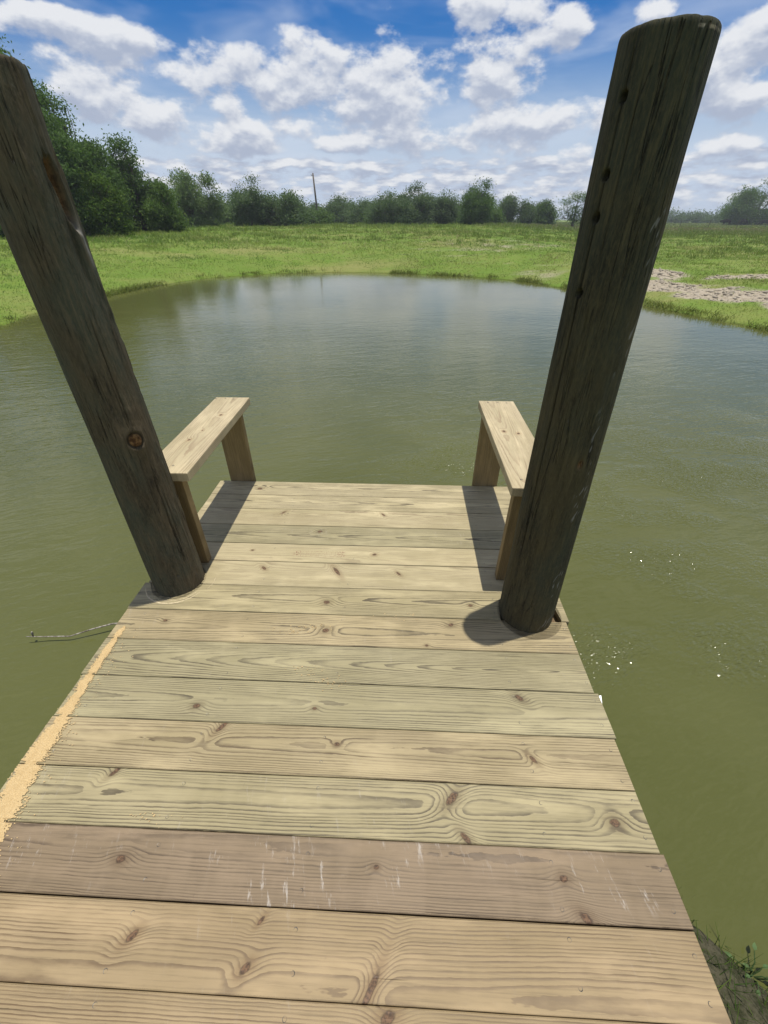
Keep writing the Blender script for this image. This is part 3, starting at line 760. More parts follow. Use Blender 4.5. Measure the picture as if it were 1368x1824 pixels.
def crown_mesh(name, rg, lobes, n_leaf, leaf, mat, droop=0.0):
    """leaf-sized faces gathered in sprays on the shell of many lobes"""
    leaf = leaf * .72; n_leaf = int(n_leaf * 1.12)
    nl = len(lobes); w = np.array([l[1][0] * l[1][1] for l in lobes]); w = w / w.sum()
    cen = []; tin = []
    lob = rg.choice(nl, size=max(n_leaf // 22, 30), p=w)
    for L in lob:
        c, r = lobes[L]
        dv = rg.normal(size=3); dv /= np.linalg.norm(dv); dv[2] = dv[2] * .9 + .12
        q = rg.uniform(.25, 1.0) ** .45
        cen.append(np.array(c) + dv * np.array(r) * q); tin.append((rg.uniform(0, .6), rg.uniform(0, .5)))
    cen = np.array(cen); tin = np.array(tin)
    k = rg.integers(0, len(cen), n_leaf)
    sp = rg.normal(size=(n_leaf, 3)) * leaf * np.array([3.3, 3.3, 2.3])
    p = cen[k] + sp; p[:, 2] -= droop * np.hypot(sp[:, 0], sp[:, 1])
    nrm = rg.normal(size=(n_leaf, 3)); nrm[:, 2] = np.abs(nrm[:, 2]) * 1.0 + .25; nrm /= np.linalg.norm(nrm, axis=1)[:, None]
    t = np.cross(nrm, rg.normal(size=(n_leaf, 3))); t /= np.linalg.norm(t, axis=1)[:, None]; b = np.cross(nrm, t)
    s = leaf * rg.uniform(.55, 1.25, n_leaf)[:, None]
    V = np.stack([p - t * s, p + b * s * .48 - t * s * .1, p + t * s, p - b * s * .48 - t * s * .1], 1).reshape(-1, 3)
    F = np.arange(n_leaf * 4).reshape(-1, 4)
    cols = np.stack([np.clip(tin[k, 0] + rg.uniform(0, .4, n_leaf), 0, 1), np.clip(tin[k, 1] + rg.uniform(-.1, .3, n_leaf), 0, 1), (rg.random(n_leaf) < .03) * .8], -1)
    return mesh_data(name, V, F, mat, False, np.repeat(cols, 4, 0))
def make_tree(name, label, x, y, ztop, hw, mat, seed, leaf, n_leaf, low=.12, lobes_n=22, group=None, cat='tree', peak=1.0, open_=0.0, droop=0.0, trunk_r=None, flat=.8, side=None, lob=None):
    rg = np.random.default_rng(seed)
    zb = float(ground_h(np.array([x]), np.array([y]))[0]) - .05
    H = ztop - zb; root = empty(name, (x, y, zb), label, cat, group)
    lobes = []
    zc0 = H * low; ch = H - zc0; um = .38 * peak; base = .55 if low < .06 else .42
    # several leaning sub-crowns of different height make an uneven outline
    nsub = 3 if hw < 2.4 else 5
    subs = [(rg.uniform(-.15, .15) * hw, rg.uniform(-.15, .15) * hw, 1.0, .66)]
    for k in range(nsub):
        an = k * 6.283 / nsub + rg.uniform(-.5, .5); q = hw * rg.uniform(.38, .62)
        subs.append((q * math.cos(an), q * math.sin(an), rg.uniform(.52, .93), rg.uniform(.36, .52)))
    nL = int(lobes_n * 2.8 * (1 - .35 * open_))
    for k in range(nL):
        sx_c, sy_c, hf, wf = subs[k % len(subs)]
        u = rg.random() ** .85; an = rg.uniform(0, 6.283)
        e = math.sqrt(max(0, 1 - ((u - um) / (1 - um)) ** 2)) if u > um else base + (1 - base) * (u / um) ** .7
        rl = hw * rg.uniform(.11, .24) * (1 - .25 * open_) * (1.1 - .4 * u)
        q = max(e * wf * hw - rl * .6, 0) * rg.uniform(.1, 1.08) ** .55
        z = zc0 + ch * hf * u
        z = min(z, zc0 + ch * hf - rl * .3); z = max(z, rl * flat * .35)
        lobes.append(((sx_c + q * math.cos(an), sy_c + q * math.sin(an), z), (rl, rl, rl * flat)))
    for k in range(12):                                               # ragged leaders on the outline
        sx_c, sy_c, hf, wf = subs[k % len(subs)]
        an = rg.uniform(0, 6.28); u = rg.uniform(.6, .98); rl = hw * rg.uniform(.04, .09)
        e = math.sqrt(max(0, 1 - ((u - um) / (1 - um)) ** 2)) * wf * hw
        lobes.append(((sx_c + e * math.cos(an) * .88, sy_c + e * math.sin(an) * .88, min(zc0 + ch * hf * (u + .02), H - rl)), (rl, rl, rl * 1.8)))
    if lob: lobes = lob(rg, H, hw)
    tr = trunk_r or H * .028
    parts = []
    th_ = H * max(low + .22, .35)
    bend = rg.uniform(-.12, .12, 2) * hw
    tp = [(0, 0, -.1), (bend[0] * .3, bend[1] * .3, th_ * .4), (bend[0], bend[1], th_), (bend[0] * 1.2, bend[1] * 1.2, H * .8)]
    parts.append(tube(tp, [tr * 1.35, tr, tr * .72, tr * .2], 8))
    for (c, r) in lobes[::2 if len(lobes) > 12 else 1]:
        z0 = min(th_ * rg.uniform(.45, 1.0), c[2] * .85); f = z0 / max(th_, .01)
        st = np.array([bend[0] * f, bend[1] * f, z0]); en = np.array(c)
        md = st * .5 + en * .5 + rg.normal(size=3) * .06 * hw - np.array([0, 0, .04 * H])
        parts.append(tube([st, md, en], [tr * .42, tr * .28, tr * .10], 5, False))
        for q in range(2):
            e2 = en + rg.normal(size=3) * np.array(r) * .55
            parts.append(tube([md, (md + e2) / 2 + rg.normal(size=3) * .04 * hw, e2], [tr * .2, tr * .13, tr * .05], 4, False))
    link('trunk', mesh_data('trunk', *merge(parts), mbk, True), root)
    link('crown', crown_mesh('crown', rg, lobes, n_leaf, leaf, mat, droop), root)
    return root
OAKD = leaf_material('leaf_dark', (0.055, 0.099, 0.029), (0.107, 0.176, 0.047))
OAKM = leaf_material('leaf_mid', (0.065, 0.115, 0.030), (0.125, 0.194, 0.048))
PALEG = leaf_material('leaf_washed', (0.100, 0.147, 0.065), (0.169, 0.231, 0.100))  # lens-flare wash put into the feathery tree's leaf colour
BUSH = leaf_material('leaf_bush', (.055, .105, .018), (.11, .17, .030))
FARG = leaf_material('leaf_far_hazed', (0.073, 0.115, 0.056), (0.129, 0.185, 0.084))  # distance haze put into the leaf colour as a paler, bluer green
G1 = 'wood on the left bank'; G2 = 'treeline behind the far bank'; G3 = 'far trees across the right pasture'
make_tree('oak_tree', 'tallest dark green tree behind the top of the left pole', -21.6, 29.2, 9.7, 3.9, OAKD, 1, .12, 76000, .06, 34, G1, peak=.9)
make_tree('oak_tree', 'dark green tree just right of the tallest left tree, shorter than it', -20.6, 32.6, 8.0, 3.2, OAKD, 2, .12, 52000, .03, 28, G1)
make_tree('oak_tree', 'dark round-topped tree at the right end of the left wood', -19.2, 36.4, 6.3, 2.3, OAKD, 3, .12, 36000, .03, 22, G1)
make_tree('leafy_shrub', 'lighter green shrub in front of the dark left trees', -17.9, 29.6, 3.75, 1.8, BUSH, 4, .10, 17000, .0, 18, 'shrubs at the foot of the trees', 'shrub')
make_tree('leafy_shrub', 'low dark shrub closing the right end of the left wood', -17.0, 35.3, 3.8, 1.5, OAKM, 5, .105, 12000, .0, 16, 'shrubs at the foot of the trees', 'shrub')
make_tree('leafy_shrub', 'broad green shrub at the water side of the left wood, behind the left pole', -20.6, 27.2, 4.3, 2.3, OAKM, 6, .11, 26000, .0, 18, 'shrubs at the foot of the trees', 'shrub')
make_tree('oak_tree', 'dark tree standing behind the left pole at the picture edge', -27.0, 27.5, 8.4, 4.2, OAKD, 7, .15, 30000, .03, 22, G1)
make_tree('willow_tree', 'feathery tree right of the dark left wood, washed pale in its leaf colour', -21.3, 50.7, 5.7, 3.7, PALEG, 8, .14, 26000, .05, 24, G2, droop=.5)
make_tree('small_tree', 'low tree in the gap left of the two-topped tree', -25.4, 72.0, 4.4, 3.0, FARG, 9, .18, 10150, .02, 16, G2)
make_tree('willow_tree', 'tree with a ragged spreading top left of the utility pole', -17.5, 57.6, 5.7, 2.6, FARG, 10, .15, 14500, .10, 16, G2, open_=.6, peak=.7)
make_tree('small_tree', 'broad dark tree sloping down towards the utility pole', -13.9, 58.6, 4.4, 3.7, FARG, 11, .16, 20300, .0, 24, G2)
make_tree('small_tree', 'small round tree just right of the utility pole', -11.0, 84.3, 4.8, 3.4, FARG, 12, .19, 13050, .02, 18, G2)
make_tree('small_tree', 'low tree filling the gap before the wide central trees', -6.6, 80.0, 4.0, 3.6, FARG, 13, .19, 13050, .0, 18, G2)
make_tree('small_tree', 'wide bushy tree at the left of the central clump', -1.7, 70.0, 4.7, 3.8, FARG, 14, .16, 18850, .0, 24, G2)
make_tree('small_tree', 'taller airy tree in the middle of the central clump', 1.7, 72.3, 5.7, 2.9, FARG, 15, .16, 14500, .08, 18, G2, open_=.6)
make_tree('small_tree', 'shorter tree between the airy tree and the round oak', 5.7, 74.0, 4.9, 2.6, FARG, 16, .16, 13050, .0, 18, G2)
make_tree('oak_tree', 'large round dark oak at the right of the central clump', 9.5, 69.4, 5.85, 3.2, OAKD, 17, .16, 21750, .03, 24, G2)
make_tree('small_tree', 'slim tree right of the round oak', 18.6, 93.2, 5.0, 1.9, FARG, 18, .19, 8700, .03, 14, G2)
make_tree('small_tree', 'second slim tree right of the round oak', 21.6, 92.6, 4.6, 1.9, FARG, 19, .19, 8700, .0, 14, G2)
make_tree('small_tree', 'squat dark tree third right of the round oak', 24.6, 92.0, 4.3, 2.3, OAKD, 20, .19, 10150, .03, 14, G2)
for k, (az_, dd_, zt_, hw_, lb_) in enumerate([(-21.5, 96, 4.9, 4.5, 'dim tree behind the pale feathery tree'), (-15.0, 100, 4.6, 5.0, 'dim tree behind the ragged-topped tree'), (-10.6, 104, 4.4, 4.6, 'dim tree right behind the utility pole'), (-3.2, 106, 4.8, 5.2, 'dim tree seen in the gap left of the central clump'),
                                               (2.9, 100, 5.6, 4.8, 'dim tree behind the middle of the central clump'), (6.0, 98, 5.4, 4.2, 'dim tree directly left of and behind the round oak'), (9.6, 112, 4.8, 4.2, 'dim tree right of and behind the round oak'), (14.1, 116, 4.5, 4.4, 'dim tree behind the two slim trees'), (-6.5, 96, 4.2, 4.4, 'dim low tree right of the small round tree')]):
    make_tree('small_tree', lb_, dd_ * math.sin(R(az_)), dd_ * math.cos(R(az_)), zt_, hw_, FARG, 120 + k, .24, 7500, .0, 18, G2)
def airy(rg, H, hw):
    L = [((-.55 * hw, 0, H * .72), (.34 * hw, .3 * hw, .12 * H)), ((.05 * hw, 0, H * .90), (.55 * hw, .4 * hw, .10 * H)), ((.62 * hw, 0, H * .80), (.34 * hw, .3 * hw, .10 * H)),
         ((-.75 * hw, 0, H * .38), (.35 * hw, .3 * hw, .22 * H)), ((-.1 * hw, 0, H * .48), (.5 * hw, .4 * hw, .17 * H)), ((.5 * hw, 0, H * .36), (.45 * hw, .4 * hw, .2 * H)), ((.15 * hw, 0, H * .25), (.5 * hw, .4 * hw, .14 * H))]
    return L
make_tree('open_tree', 'open flat-topped tree with sky showing through beside the drilled pole', 27.9, 85.4, 5.3, 3.0, OAKM, 21, .15, 4600, .15, 7, G2, lob=airy, trunk_r=.2)
make_tree('oak_tree', 'huge spreading dark oak at the right edge of the pasture', 95.5, 141.5, 10.4, 11.8, OAKD, 22, .31, 31900, .10, 34, G3, peak=.85, flat=.6)
for k, (az_, dd_, zt_, hw_) in enumerate([(20.5, 200, 4.6, 5.0), (23.0, 215, 4.3, 5.2), (25.4, 230, 4.4, 5.0), (27.2, 240, 4.5, 4.6), (28.5, 250, 4.1, 4.6), (29.7, 245, 3.9, 4.4), (30.9, 235, 3.7, 4.6), (32.6, 225, 3.4, 4.8), (34.3, 230, 3.5, 5.0), (36.2, 225, 3.6, 5.2), (38.3, 220, 4.2, 5.4)]):
    lbl = ['low distant bush hidden behind the left side of the drilled pole', 'low distant bush hidden behind the middle of the drilled pole', 'low distant bush half hidden behind the right side of the drilled pole',
           'first low distant bush right of the drilled pole', 'second low distant bush right of the drilled pole', 'third low distant bush right of the drilled pole', 'low distant bush just left of the huge oak',
           'pale low bush under the left side of the huge oak', 'pale low bush under the middle of the huge oak', 'pale low bush at the right picture edge under the huge oak', 'low distant bush beyond the right picture edge'][k]
    make_tree('distant_bush', lbl, dd_ * math.sin(R(az_)), dd_ * math.cos(R(az_)), zt_, hw_, FARG if k < 7 else BUSH, 60 + k, .42, 2600, .0, 12, 'low bushes across the pasture', 'bush', flat=.5)
for k, (px_, dd_, zt_, hw_, lb_) in enumerate([(-4.4, 76, 2.9, 2.6, 'low bush at the foot of the central gap, right of the utility pole'), (-12.3, 74, 2.7, 2.2, 'low bush at the base of the utility pole'), (13.2, 80, 3.1, 2.2, 'low bush between the round oak and the slim trees'), (-18.9, 66, 3.0, 2.6, 'low bush below the two-topped tree')]):
    make_tree('leafy_shrub', lb_, px_, math.sqrt(dd_ ** 2 - px_ ** 2), zt_, hw_, OAKM, 90 + k, .19, 4500, .0, 12, 'shrubs at the foot of the trees', 'shrub', flat=.6)

# ------------------------------------------------------------------ utility pole, fence, cattle
mup, nt, bs = new_mat('grey_timber'); nz = noise(nt, coord(nt, 'Object'), 4.0, 4, .6)
put(nt, bs.inputs['Base Color'], mix(nt, nz.ss(.3, .7), (.07, .055, .045), (.15, .125, .10))); bs.inputs['Roughness'].default_value = .85
ux, uy = 76 * math.sin(R(-9.86)), 76 * math.cos(R(-9.86)); uz = float(ground_h(np.array([ux]), np.array([uy]))[0])
up = empty('utility_pole', (ux, uy, uz), 'thin grey utility pole standing behind the far bank', 'utility pole')
link('shaft', mesh_data('shaft', *tube([(.15, 0, -.3), (.05, 0, 3.0), (-.1, 0, 7.2 - uz)], [.15, .13, .10], 10), mup, True), up)
link('insulator', mesh_data('insulator', *tube([(-.08, -.1, 6.92 - uz), (-.30, -.12, 6.95 - uz), (-.34, -.12, 7.03 - uz)], [.035, .035, .055], 6), mup, True), up)
fa, fb_ = np.array([95 * math.sin(R(22)), 95 * math.cos(R(22))]), np.array([114 * math.sin(R(38)), 114 * math.cos(R(38))])
fz = lambda p: float(ground_h(np.array([p[0]]), np.array([p[1]]))[0])
fc = (fa + fb_) / 2
fence = empty('wire_fence', (fc[0], fc[1], fz(fc)), 'thin wire fence with steel posts across the right pasture', 'fence')
msteel, nt, bs = new_mat('rusty_steel'); nz = noise(nt, coord(nt, 'Object'), 8.0, 3, .6); put(nt, bs.inputs['Base Color'], mix(nt, nz, (.05, .045, .035), (.13, .10, .07))); bs.inputs['Roughness'].default_value = .8
npost = 7
PMESH = mesh_data('fence_post', *tube([(0, 0, -.2), (.01, 0, .6), (.03, 0, 1.25)], [.05, .05, .045], 6), msteel)
for k in range(npost):
    p = fa + (fb_ - fa) * (k + .35) / npost; link('fence_post', PMESH, fence, (p[0] - fc[0], p[1] - fc[1], fz(p) - fz(fc)), (random.uniform(-.05, .05), random.uniform(.0, .12), 0))
for hz_ in (.45, .8, 1.1):
    pts = [(*(fa + (fb_ - fa) * t - fc), fz(fa + (fb_ - fa) * t) - fz(fc) + hz_) for t in np.linspace(0, 1, 24)]
    link('wire', mesh_data('wire', *tube(pts, [.006] * 24, 4), msteel), fence)

mcow, nt, bs = new_mat('black_hide'); nz = noise(nt, coord(nt, 'Object'), 12.0, 3, .6); put(nt, bs.inputs['Base Color'], mix(nt, nz, (.006, .005, .005), (.014, .012, .011))); bs.inputs['Roughness'].default_value = .95; bs.inputs['Specular IOR Level'].default_value = .05
def cow_mesh(head_down):
    pts = [((0, 0, 1.0), .34, -1), ((-.45, 0, 1.02), .33, 0), ((-.85, 0, 1.08), .27, 1), ((.45, 0, 1.0), .33, 0), ((.80, 0, 1.08), .28, 3),
           ((1.15, 0, 1.15 - head_down * .35), .17, 4), ((1.45, 0, 1.22 - head_down * .8), .15, 5), ((1.72, 0, 1.08 - head_down * .85), .10, 6),
           ((-.98, 0, .95), .05, 2), ((-1.05, 0, .45), .03, 8)]
    for (lx, par) in ((.62, 4), (-.72, 2)):
        for sy in (-1, 1):
            k = len(pts); hind = lx < 0
            pts += [((lx, .18 * sy, .72), .15, par), ((lx + (.06 if hind else 0), .19 * sy, .50), .09, k), ((lx - (.10 if hind else -.01), .19 * sy, .34), .06, k + 1), ((lx - .03, .19 * sy, .06), .05, k + 2), ((lx + .04, .19 * sy, .02), .06, k + 3)]
    for sy in (-1, 1): pts.append(((1.36, .19 * sy, 1.30 - head_down * .75), .04, 6))
    me = bpy.data.meshes.new('cow'); me.from_pydata([p[0] for p in pts], [(k, p[2]) for k, p in enumerate(pts) if p[2] >= 0], [])
    ob = bpy.data.objects.new('tmp', me); COL.objects.link(ob)
    ob.modifiers.new('skin', 'SKIN'); me.skin_vertices[0].data[0].use_root = True
    for k, p in enumerate(pts): me.skin_vertices[0].data[k].radius = (p[1], p[1] * (1.05 if p[1] > .2 else 1.0))
    sb = ob.modifiers.new('sub', 'SUBSURF'); sb.levels = 1
    ev = ob.evaluated_get(bpy.context.evaluated_depsgraph_get()); out = bpy.data.meshes.new_from_object(ev)
    bpy.data.objects.remove(ob); out.name = 'cow'; out.materials.clear(); out.materials.append(mcow); return out
for k, (az_, dd_, rz_, hd_, lb_) in enumerate([(31.74, 150, 2.0, .3, 'black cow standing left of the huge oak trunk'), (33.0, 155, .3, 1.0, 'black cow grazing beside the huge oak trunk'), (34.6, 152, 3.3, .9, 'black cow at the right picture edge under the oak')]):
    x, y = dd_ * math.sin(R(az_)), dd_ * math.cos(R(az_))
    tag(link('cow', cow_mesh(hd_), None, (x, y, fz((x, y)) - .02), (0, 0, rz_)), lb_, 'cow', 'black cattle under the oak')

# ------------------------------------------------------------------ grass
mgr, nt, bs = new_mat('grass_blades')
tx = attr(nt, 'tint'); put(nt, bs.inputs['Base Color'], tx); bs.inputs['Roughness'].default_value = .6; bs.inputs['Specular IOR Level'].default_value = .25
tr = nt.nodes.new('ShaderNodeBsdfTranslucent'); put(nt, tr.inputs['Color'], tx)
mx = nt.nodes.new('ShaderNodeMixShader'); mx.inputs[0].default_value = .42
nt.links.new(bs.outputs[0], mx.inputs[1]); nt.links.new(tr.outputs[0], mx.inputs[2]); nt.links.new(mx.outputs[0], nt.nodes['Material Output'].inputs['Surface'])
def blades(rg, x, y, z, hgt, col, lean, width):
    n = len(x); an = rg.uniform(0, 2 * math.pi, n); dx, dy = np.cos(an), np.sin(an)
    la = rg.uniform(0, 2 * math.pi, n); lx, ly = np.cos(la) * lean * hgt, np.sin(la) * lean * hgt
    w = width * .5
    b0 = np.stack([x - dx * w, y - dy * w, z - .02], -1); b1 = np.stack([x + dx * w, y + dy * w, z - .02], -1)
    tp = np.stack([x + lx, y + ly, z + hgt * (1 - .3 * lean)], -1); tp2 = tp + np.stack([dx, dy, dx * 0], -1) * (w * .5)[:, None]
    V = np.stack([b0, b1, tp2, tp], 1).reshape(-1, 3)
    F = np.arange(n * 4).reshape(-1, 4)
    C = np.repeat(col, 4, 0)
    return V, F, C
rg = np.random.default_rng(5)
def scatter(n_try, rmin, rmax, az0, az1):
    a = np.radians(rg.uniform(az0, az1, n_try)); lr = np.exp(rg.uniform(math.log(rmin), math.log(rmax), n_try))
    return lr * np.sin(a), lr * np.cos(a), lr
VV = []; FF = []; CC = []; off = 0
def add_blades(x, y, hgt, col, lean, width):
    global off
    z = np.maximum(ground_h(x, y), -.03); V, F, C = blades(rg, x, y, z, hgt, col, lean, width)
    VV.append(V); FF.append(F + off); CC.append(C); off += len(V)
tx_, ty_, tr_ = scatter(52000, 7.5, 75, -60, 52)
s = np.hypot(tx_ - CX, ty_ - CY) - shore_r(np.arctan2(ty_ - CY, tx_ - CX))
bare_ = bareness(tx_, ty_)
ok = (s > .02) & (rg.random(len(s)) > bare_ * .96) & (rg.random(len(s)) < .35 + sstep(.3, .55, fbm(tx_ * .6, ty_ * .6)) * .9)
tx_, ty_, tr_, s, bare_ = [q[ok] for q in (tx_, ty_, tr_, s, bare_)]
nb = 8
bx = np.repeat(tx_, nb) + rg.normal(size=len(tx_) * nb) * .012 * np.repeat(np.sqrt(tr_ * 12), nb); by = np.repeat(ty_, nb) + rg.normal(size=len(tx_) * nb) * .012 * np.repeat(np.sqrt(tr_ * 12), nb)
sb = np.repeat(s, nb); rb = np.repeat(tr_, nb)
patch = np.repeat(fbm(tx_ * .22 + 3, ty_ * .22, 4), nb); p2 = np.repeat(fbm(tx_ * .9, ty_ * .9 + 8, 3), nb)
azb = np.degrees(np.arctan2(bx, by))
hg = (.025 + .055 * rg.random(len(bx))) * (.5 + 1.2 * p2) * (.55 + .65 * sstep(.3, 4, sb)) * np.where(rb > 26, 1.5, 1.0)
leftw = sstep(-5, -30, azb)
hg = hg * (1 + .7 * leftw * sstep(3, 10, sb))
gA = np.array([.086, .150, .020]); gB = np.array([.128, .190, .029]); gC = np.array([.205, .205, .062]); gD = np.array([.25, .215, .11])
f1 = sstep(.35, .6, patch)[:, None]; f2 = (sstep(.45, .68, p2) * (1 - leftw * .6))[:, None]
col = gA * (1 - f1) + gB * f1; col = col * (1 - f2 * .7) + gC * f2 * .7
mid_ = np.exp(-((azb - 6) / 16) ** 2 - ((rb - 29) / 7) ** 2); dry = (rg.random(len(bx)) < .05 + .45 * mid_ * sstep(.4, .6, p2) + .22 * sstep(15, 35, azb) * sstep(60, 110, rb))[:, None]; col = np.where(dry, gD, col)
col = col * rg.uniform(.86, 1.14, (len(bx), 1))
edge_ = np.exp(-sb / .5)[:, None]; col = col * (1 - edge_ * .5) + np.array([.17, .22, .03]) * edge_ * .5
add_blades(bx, by, hg, col * 1.25, rg.uniform(.6, 1.9, len(bx)), .008 + .0009 * rb)
# fringe of longer grass leaning over the water's edge
fn = 26000; ft = rg.uniform(-math.pi, math.pi, fn); fs = rg.normal(size=fn) * .10 + .05
fx_ = CX + (shore_r(ft) + fs) * np.cos(ft); fy_ = CY + (shore_r(ft) + fs) * np.sin(ft)
ok = (fy_ > 5) & (np.abs(np.degrees(np.arctan2(fx_, fy_))) < 60) & (fbm(fx_ * 1.3, fy_ * 1.3, 3) + rg.normal(size=fn) * .05 > .43); fx_, fy_ = fx_[ok], fy_[ok]
fr_ = np.hypot(fx_, fy_); f1 = rg.random((len(fx_), 1)); col = np.array([.12, .17, .03]) * (1 - f1) + np.array([.21, .23, .055]) * f1
add_blades(fx_, fy_, rg.uniform(.04, .16, len(fx_)), col, rg.uniform(.4, 1.5, len(fx_)), .007 + .0010 * fr_)
# taller weeds on the crest and under the wood
tx_, ty_, tr_ = scatter(10000, 18, 90, -58, 40)
s = np.hypot(tx_ - CX, ty_ - CY) - shore_r(np.arctan2(ty_ - CY, tx_ - CX))
ok = (s > 9) & (fbm(tx_ * .45 + 7, ty_ * .45, 3) > .46); tx_, ty_, tr_ = tx_[ok], ty_[ok], tr_[ok]
nb = 7; bx = np.repeat(tx_, nb) + rg.normal(size=len(tx_) * nb) * .14; by = np.repeat(ty_, nb) + rg.normal(size=len(tx_) * nb) * .14; rb = np.repeat(tr_, nb)
hg = rg.uniform(.08, .24, len(bx)) * (1 + .8 * sstep(35, 55, rb)); f1 = rg.random((len(bx), 1))
col = np.array([.115, .185, .028]) * (1 - f1) + np.array([.20, .245, .055]) * f1
add_blades(bx, by, hg, col, rg.uniform(.2, .8, len(bx)), .014 + .0010 * rb)
# pasture to the right, out to the fence and beyond
tx_, ty_, tr_ = scatter(30000, 60, 230, 8, 44); f1 = rg.random((len(tx_), 1)); band = np.exp(-((tr_ - 92) / 12) ** 2)[:, None]
col = np.array([.13, .18, .04]) * (1 - f1) + np.array([.20, .215, .07]) * f1; col = col * (1 - band * .6) + np.array([.26, .215, .12]) * band * .6 * rg.uniform(.7, 1.2, (len(tx_), 1))
add_blades(tx_, ty_, rg.uniform(.08, .2, len(tx_)) * (1 + .6 * band[:, 0]), col, rg.uniform(.2, .9, len(tx_)), .0032 * tr_)
go_ = link('grass', mesh_data('grass', np.concatenate(VV), np.concatenate(FF), mgr, False, np.concatenate(CC)))
tag(go_, 'rough bright green grass covering the pond banks and pasture', 'grass', kind='stuff')

# ------------------------------------------------------------------ clods on the bare soil
mcl, nt, bs = new_mat('dry_soil'); nz = noise(nt, coord(nt, 'Object'), 9.0, 4, .65)
put(nt, bs.inputs['Base Color'], mix(nt, nz.ss(.3, .7), (.26, .218, .16), (.41, .36, .28))); bs.inputs['Roughness'].default_value = .95
cx_ = rg.uniform(6.6, 12, 9000); cy_ = rg.uniform(7, 18.5, 9000); bb = bareness(cx_, cy_); s = np.hypot(cx_ - CX, cy_ - CY) - shore_r(np.arctan2(cy_ - CY, cx_ - CX))
ok = (bb > .55) & (s > .35) & (rg.random(len(bb)) < .5); cx_, cy_ = cx_[ok], cy_[ok]; cz_ = ground_h(cx_, cy_)
ico = bmesh.new(); bmesh.ops.create_icosphere(ico, subdivisions=1, radius=1.0); iv = np.array([v.co for v in ico.verts]); if_ = np.array([[v.index for v in f.verts] for f in ico.faces]); ico.free()
n = len(cx_); sc_ = np.minimum(np.exp(rg.normal(size=n) * .5) * .030, .06)
V = (iv[None] * rg.uniform(.6, 1.3, (n, len(iv), 1)) * sc_[:, None, None] * np.array([1.2, 1.2, .6]) + np.stack([cx_, cy_, cz_], -1)[:, None]).reshape(-1, 3)
F = (if_[None] + (np.arange(n) * len(iv))[:, None, None]).reshape(-1, 3)
tag(link('soil_clods', mesh_data('soil_clods', V, F, mcl)), 'dry pinkish soil clods on the bare right bank', 'soil', kind='stuff')

# ------------------------------------------------------------------ muddy bank plants beside the deck, lower right
def near_plants():
    V_ = []; F_ = []; C_ = []; k0 = 0
    x = np.concatenate([rg.uniform(.68, 1.5, 1900), rg.normal(.78, .06, 350), rg.normal(1.22, .05, 160)]); y = np.concatenate([rg.uniform(-.5, .45, 1900), rg.normal(.36, .10, 350), rg.normal(.14, .04, 160)])
    s = np.hypot(x - CX, y - CY) - shore_r(np.arctan2(y - CY, x - CX)); ok = (s > -.05) & (fbm(x * 7, y * 7, 3) > .36); x, y = x[ok], y[ok]
    n = len(x); f = rg.random((n, 1)); col = np.array([.05, .095, .018]) * (1 - f) + np.array([.12, .17, .035]) * f
    return blades(rg, x, y, np.maximum(ground_h(x, y), -.01), rg.uniform(.02, .075, n), col, rg.uniform(.5, 1.4, n), np.full(n, .004))
v_, f_, c_ = near_plants()
tag(link('bank_grass', mesh_data('bank_grass', v_, f_, mgr, False, c_)), 'sparse grass on the muddy bank beside the near right deck edge', 'grass', kind='stuff')
mwl = leaf_material('weed_leaf', (.05, .09, .03), (.11, .17, .07), .2)
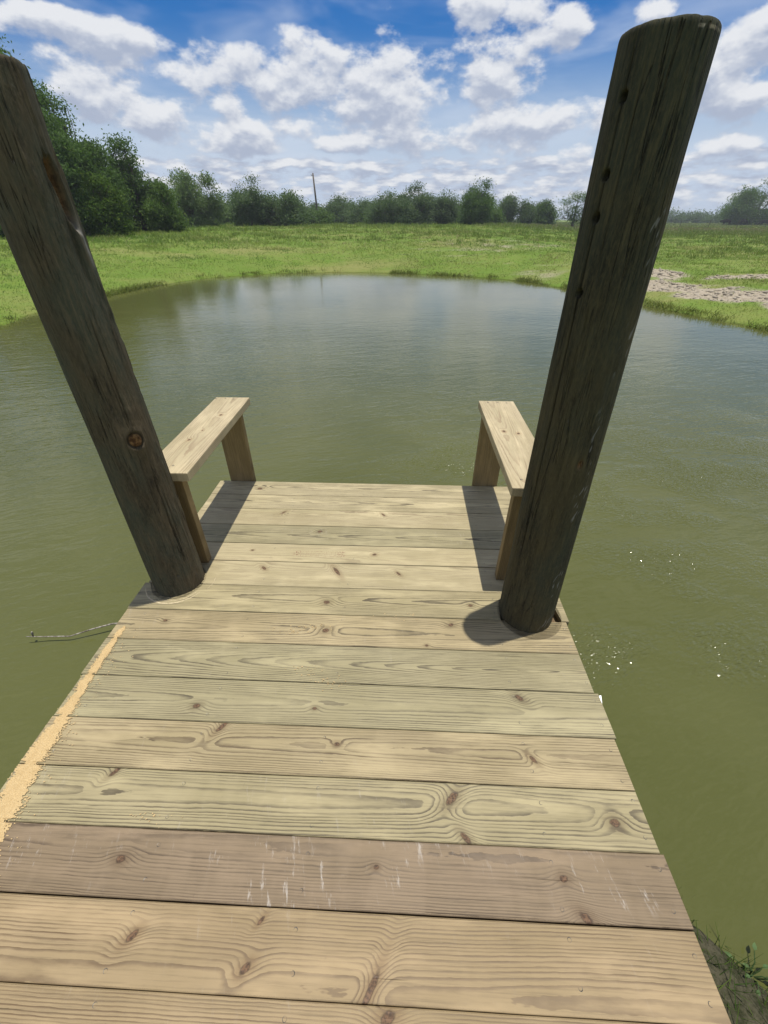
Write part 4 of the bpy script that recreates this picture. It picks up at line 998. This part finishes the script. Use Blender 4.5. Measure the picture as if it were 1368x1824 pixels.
def weed(label, x, y, z, n, spread, seed):
    rg2 = np.random.default_rng(seed)
    parts = []; V = []; F = []; C = []
    root = empty('water_weed', (x, y, z), label, 'plant', 'broad-leaved weeds at the muddy water edge')
    for k in range(n):
        an = rg2.uniform(0, 6.28); d = rg2.uniform(.2, 1) * spread; h = rg2.uniform(.015, .045)
        tip = np.array([d * math.cos(an), d * math.sin(an), h]); parts.append(tube([(0, 0, -.03), tip * .5 + np.array([0, 0, .012]), tip], [.0022, .0018, .0012], 5, False))
        t = np.array([math.cos(an + rg2.normal() * .6), math.sin(an + rg2.normal() * .6), rg2.uniform(-.3, .3)]); t /= np.linalg.norm(t)
        b = np.cross(t, [0, 0, 1.0]); b /= np.linalg.norm(b); u_ = np.cross(b, t); L = rg2.uniform(.010, .018); w = L * .42
        k0 = len(V)
        for (q, ww, zz) in ((0, .0, 0), (.3, .85, .06), (.6, .8, .07), (1, .0, -.05)):
            V.append(tip + t * L * q * 1.6 - b * w * ww + u_ * L * zz); V.append(tip + t * L * q * 1.6 + u_ * L * (zz - .08 * (ww > 0))); V.append(tip + t * L * q * 1.6 + b * w * ww + u_ * L * zz)
            C += [(rg2.uniform(.3, 1), rg2.uniform(0, .3), 0)] * 3
        for r_ in range(3):
            for q in (0, 1): F.append((k0 + r_ * 3 + q, k0 + r_ * 3 + q + 1, k0 + r_ * 3 + q + 4, k0 + r_ * 3 + q + 3))
    link('stem', mesh_data('stem', *merge(parts), mwl, True, np.tile(np.array([[.2, .3, 0.]]), (sum(len(p[0]) for p in parts), 1))), root)
    link('leaf', mesh_data('leaf', V, F, mwl, True, np.array(C)), root)
weed('small leafy weed touching the right deck edge at the mud', .80, .44, .0, 13, .07, 1)
weed('small leafy weed in the shallow water right of the deck-edge weed', .93, .40, .0, 10, .06, 2)
weed('glossy low weed on the mud nearest the right picture edge', 1.13, .27, .0, 12, .07, 3)

# ------------------------------------------------------------------ humid summer air
mh = bpy.data.materials.new('haze'); mh.use_nodes = True; nt = mh.node_tree
nt.nodes.remove(nt.nodes['Principled BSDF'])
pv = nt.nodes.new('ShaderNodeVolumePrincipled'); pv.inputs['Color'].default_value = (.86, .92, 1.0, 1); pv.inputs['Density'].default_value = .0007; pv.inputs['Anisotropy'].default_value = .2
nt.links.new(pv.outputs[0], nt.nodes['Material Output'].inputs['Volume'])
tag(link('haze', box_mesh('haze', 1900, 1900, 15.5, mh, 0), None, (0, 0, 4.25)), 'thin pale summer haze over pond and pasture', 'haze', kind='stuff')
scene.cycles.volume_bounces = 0
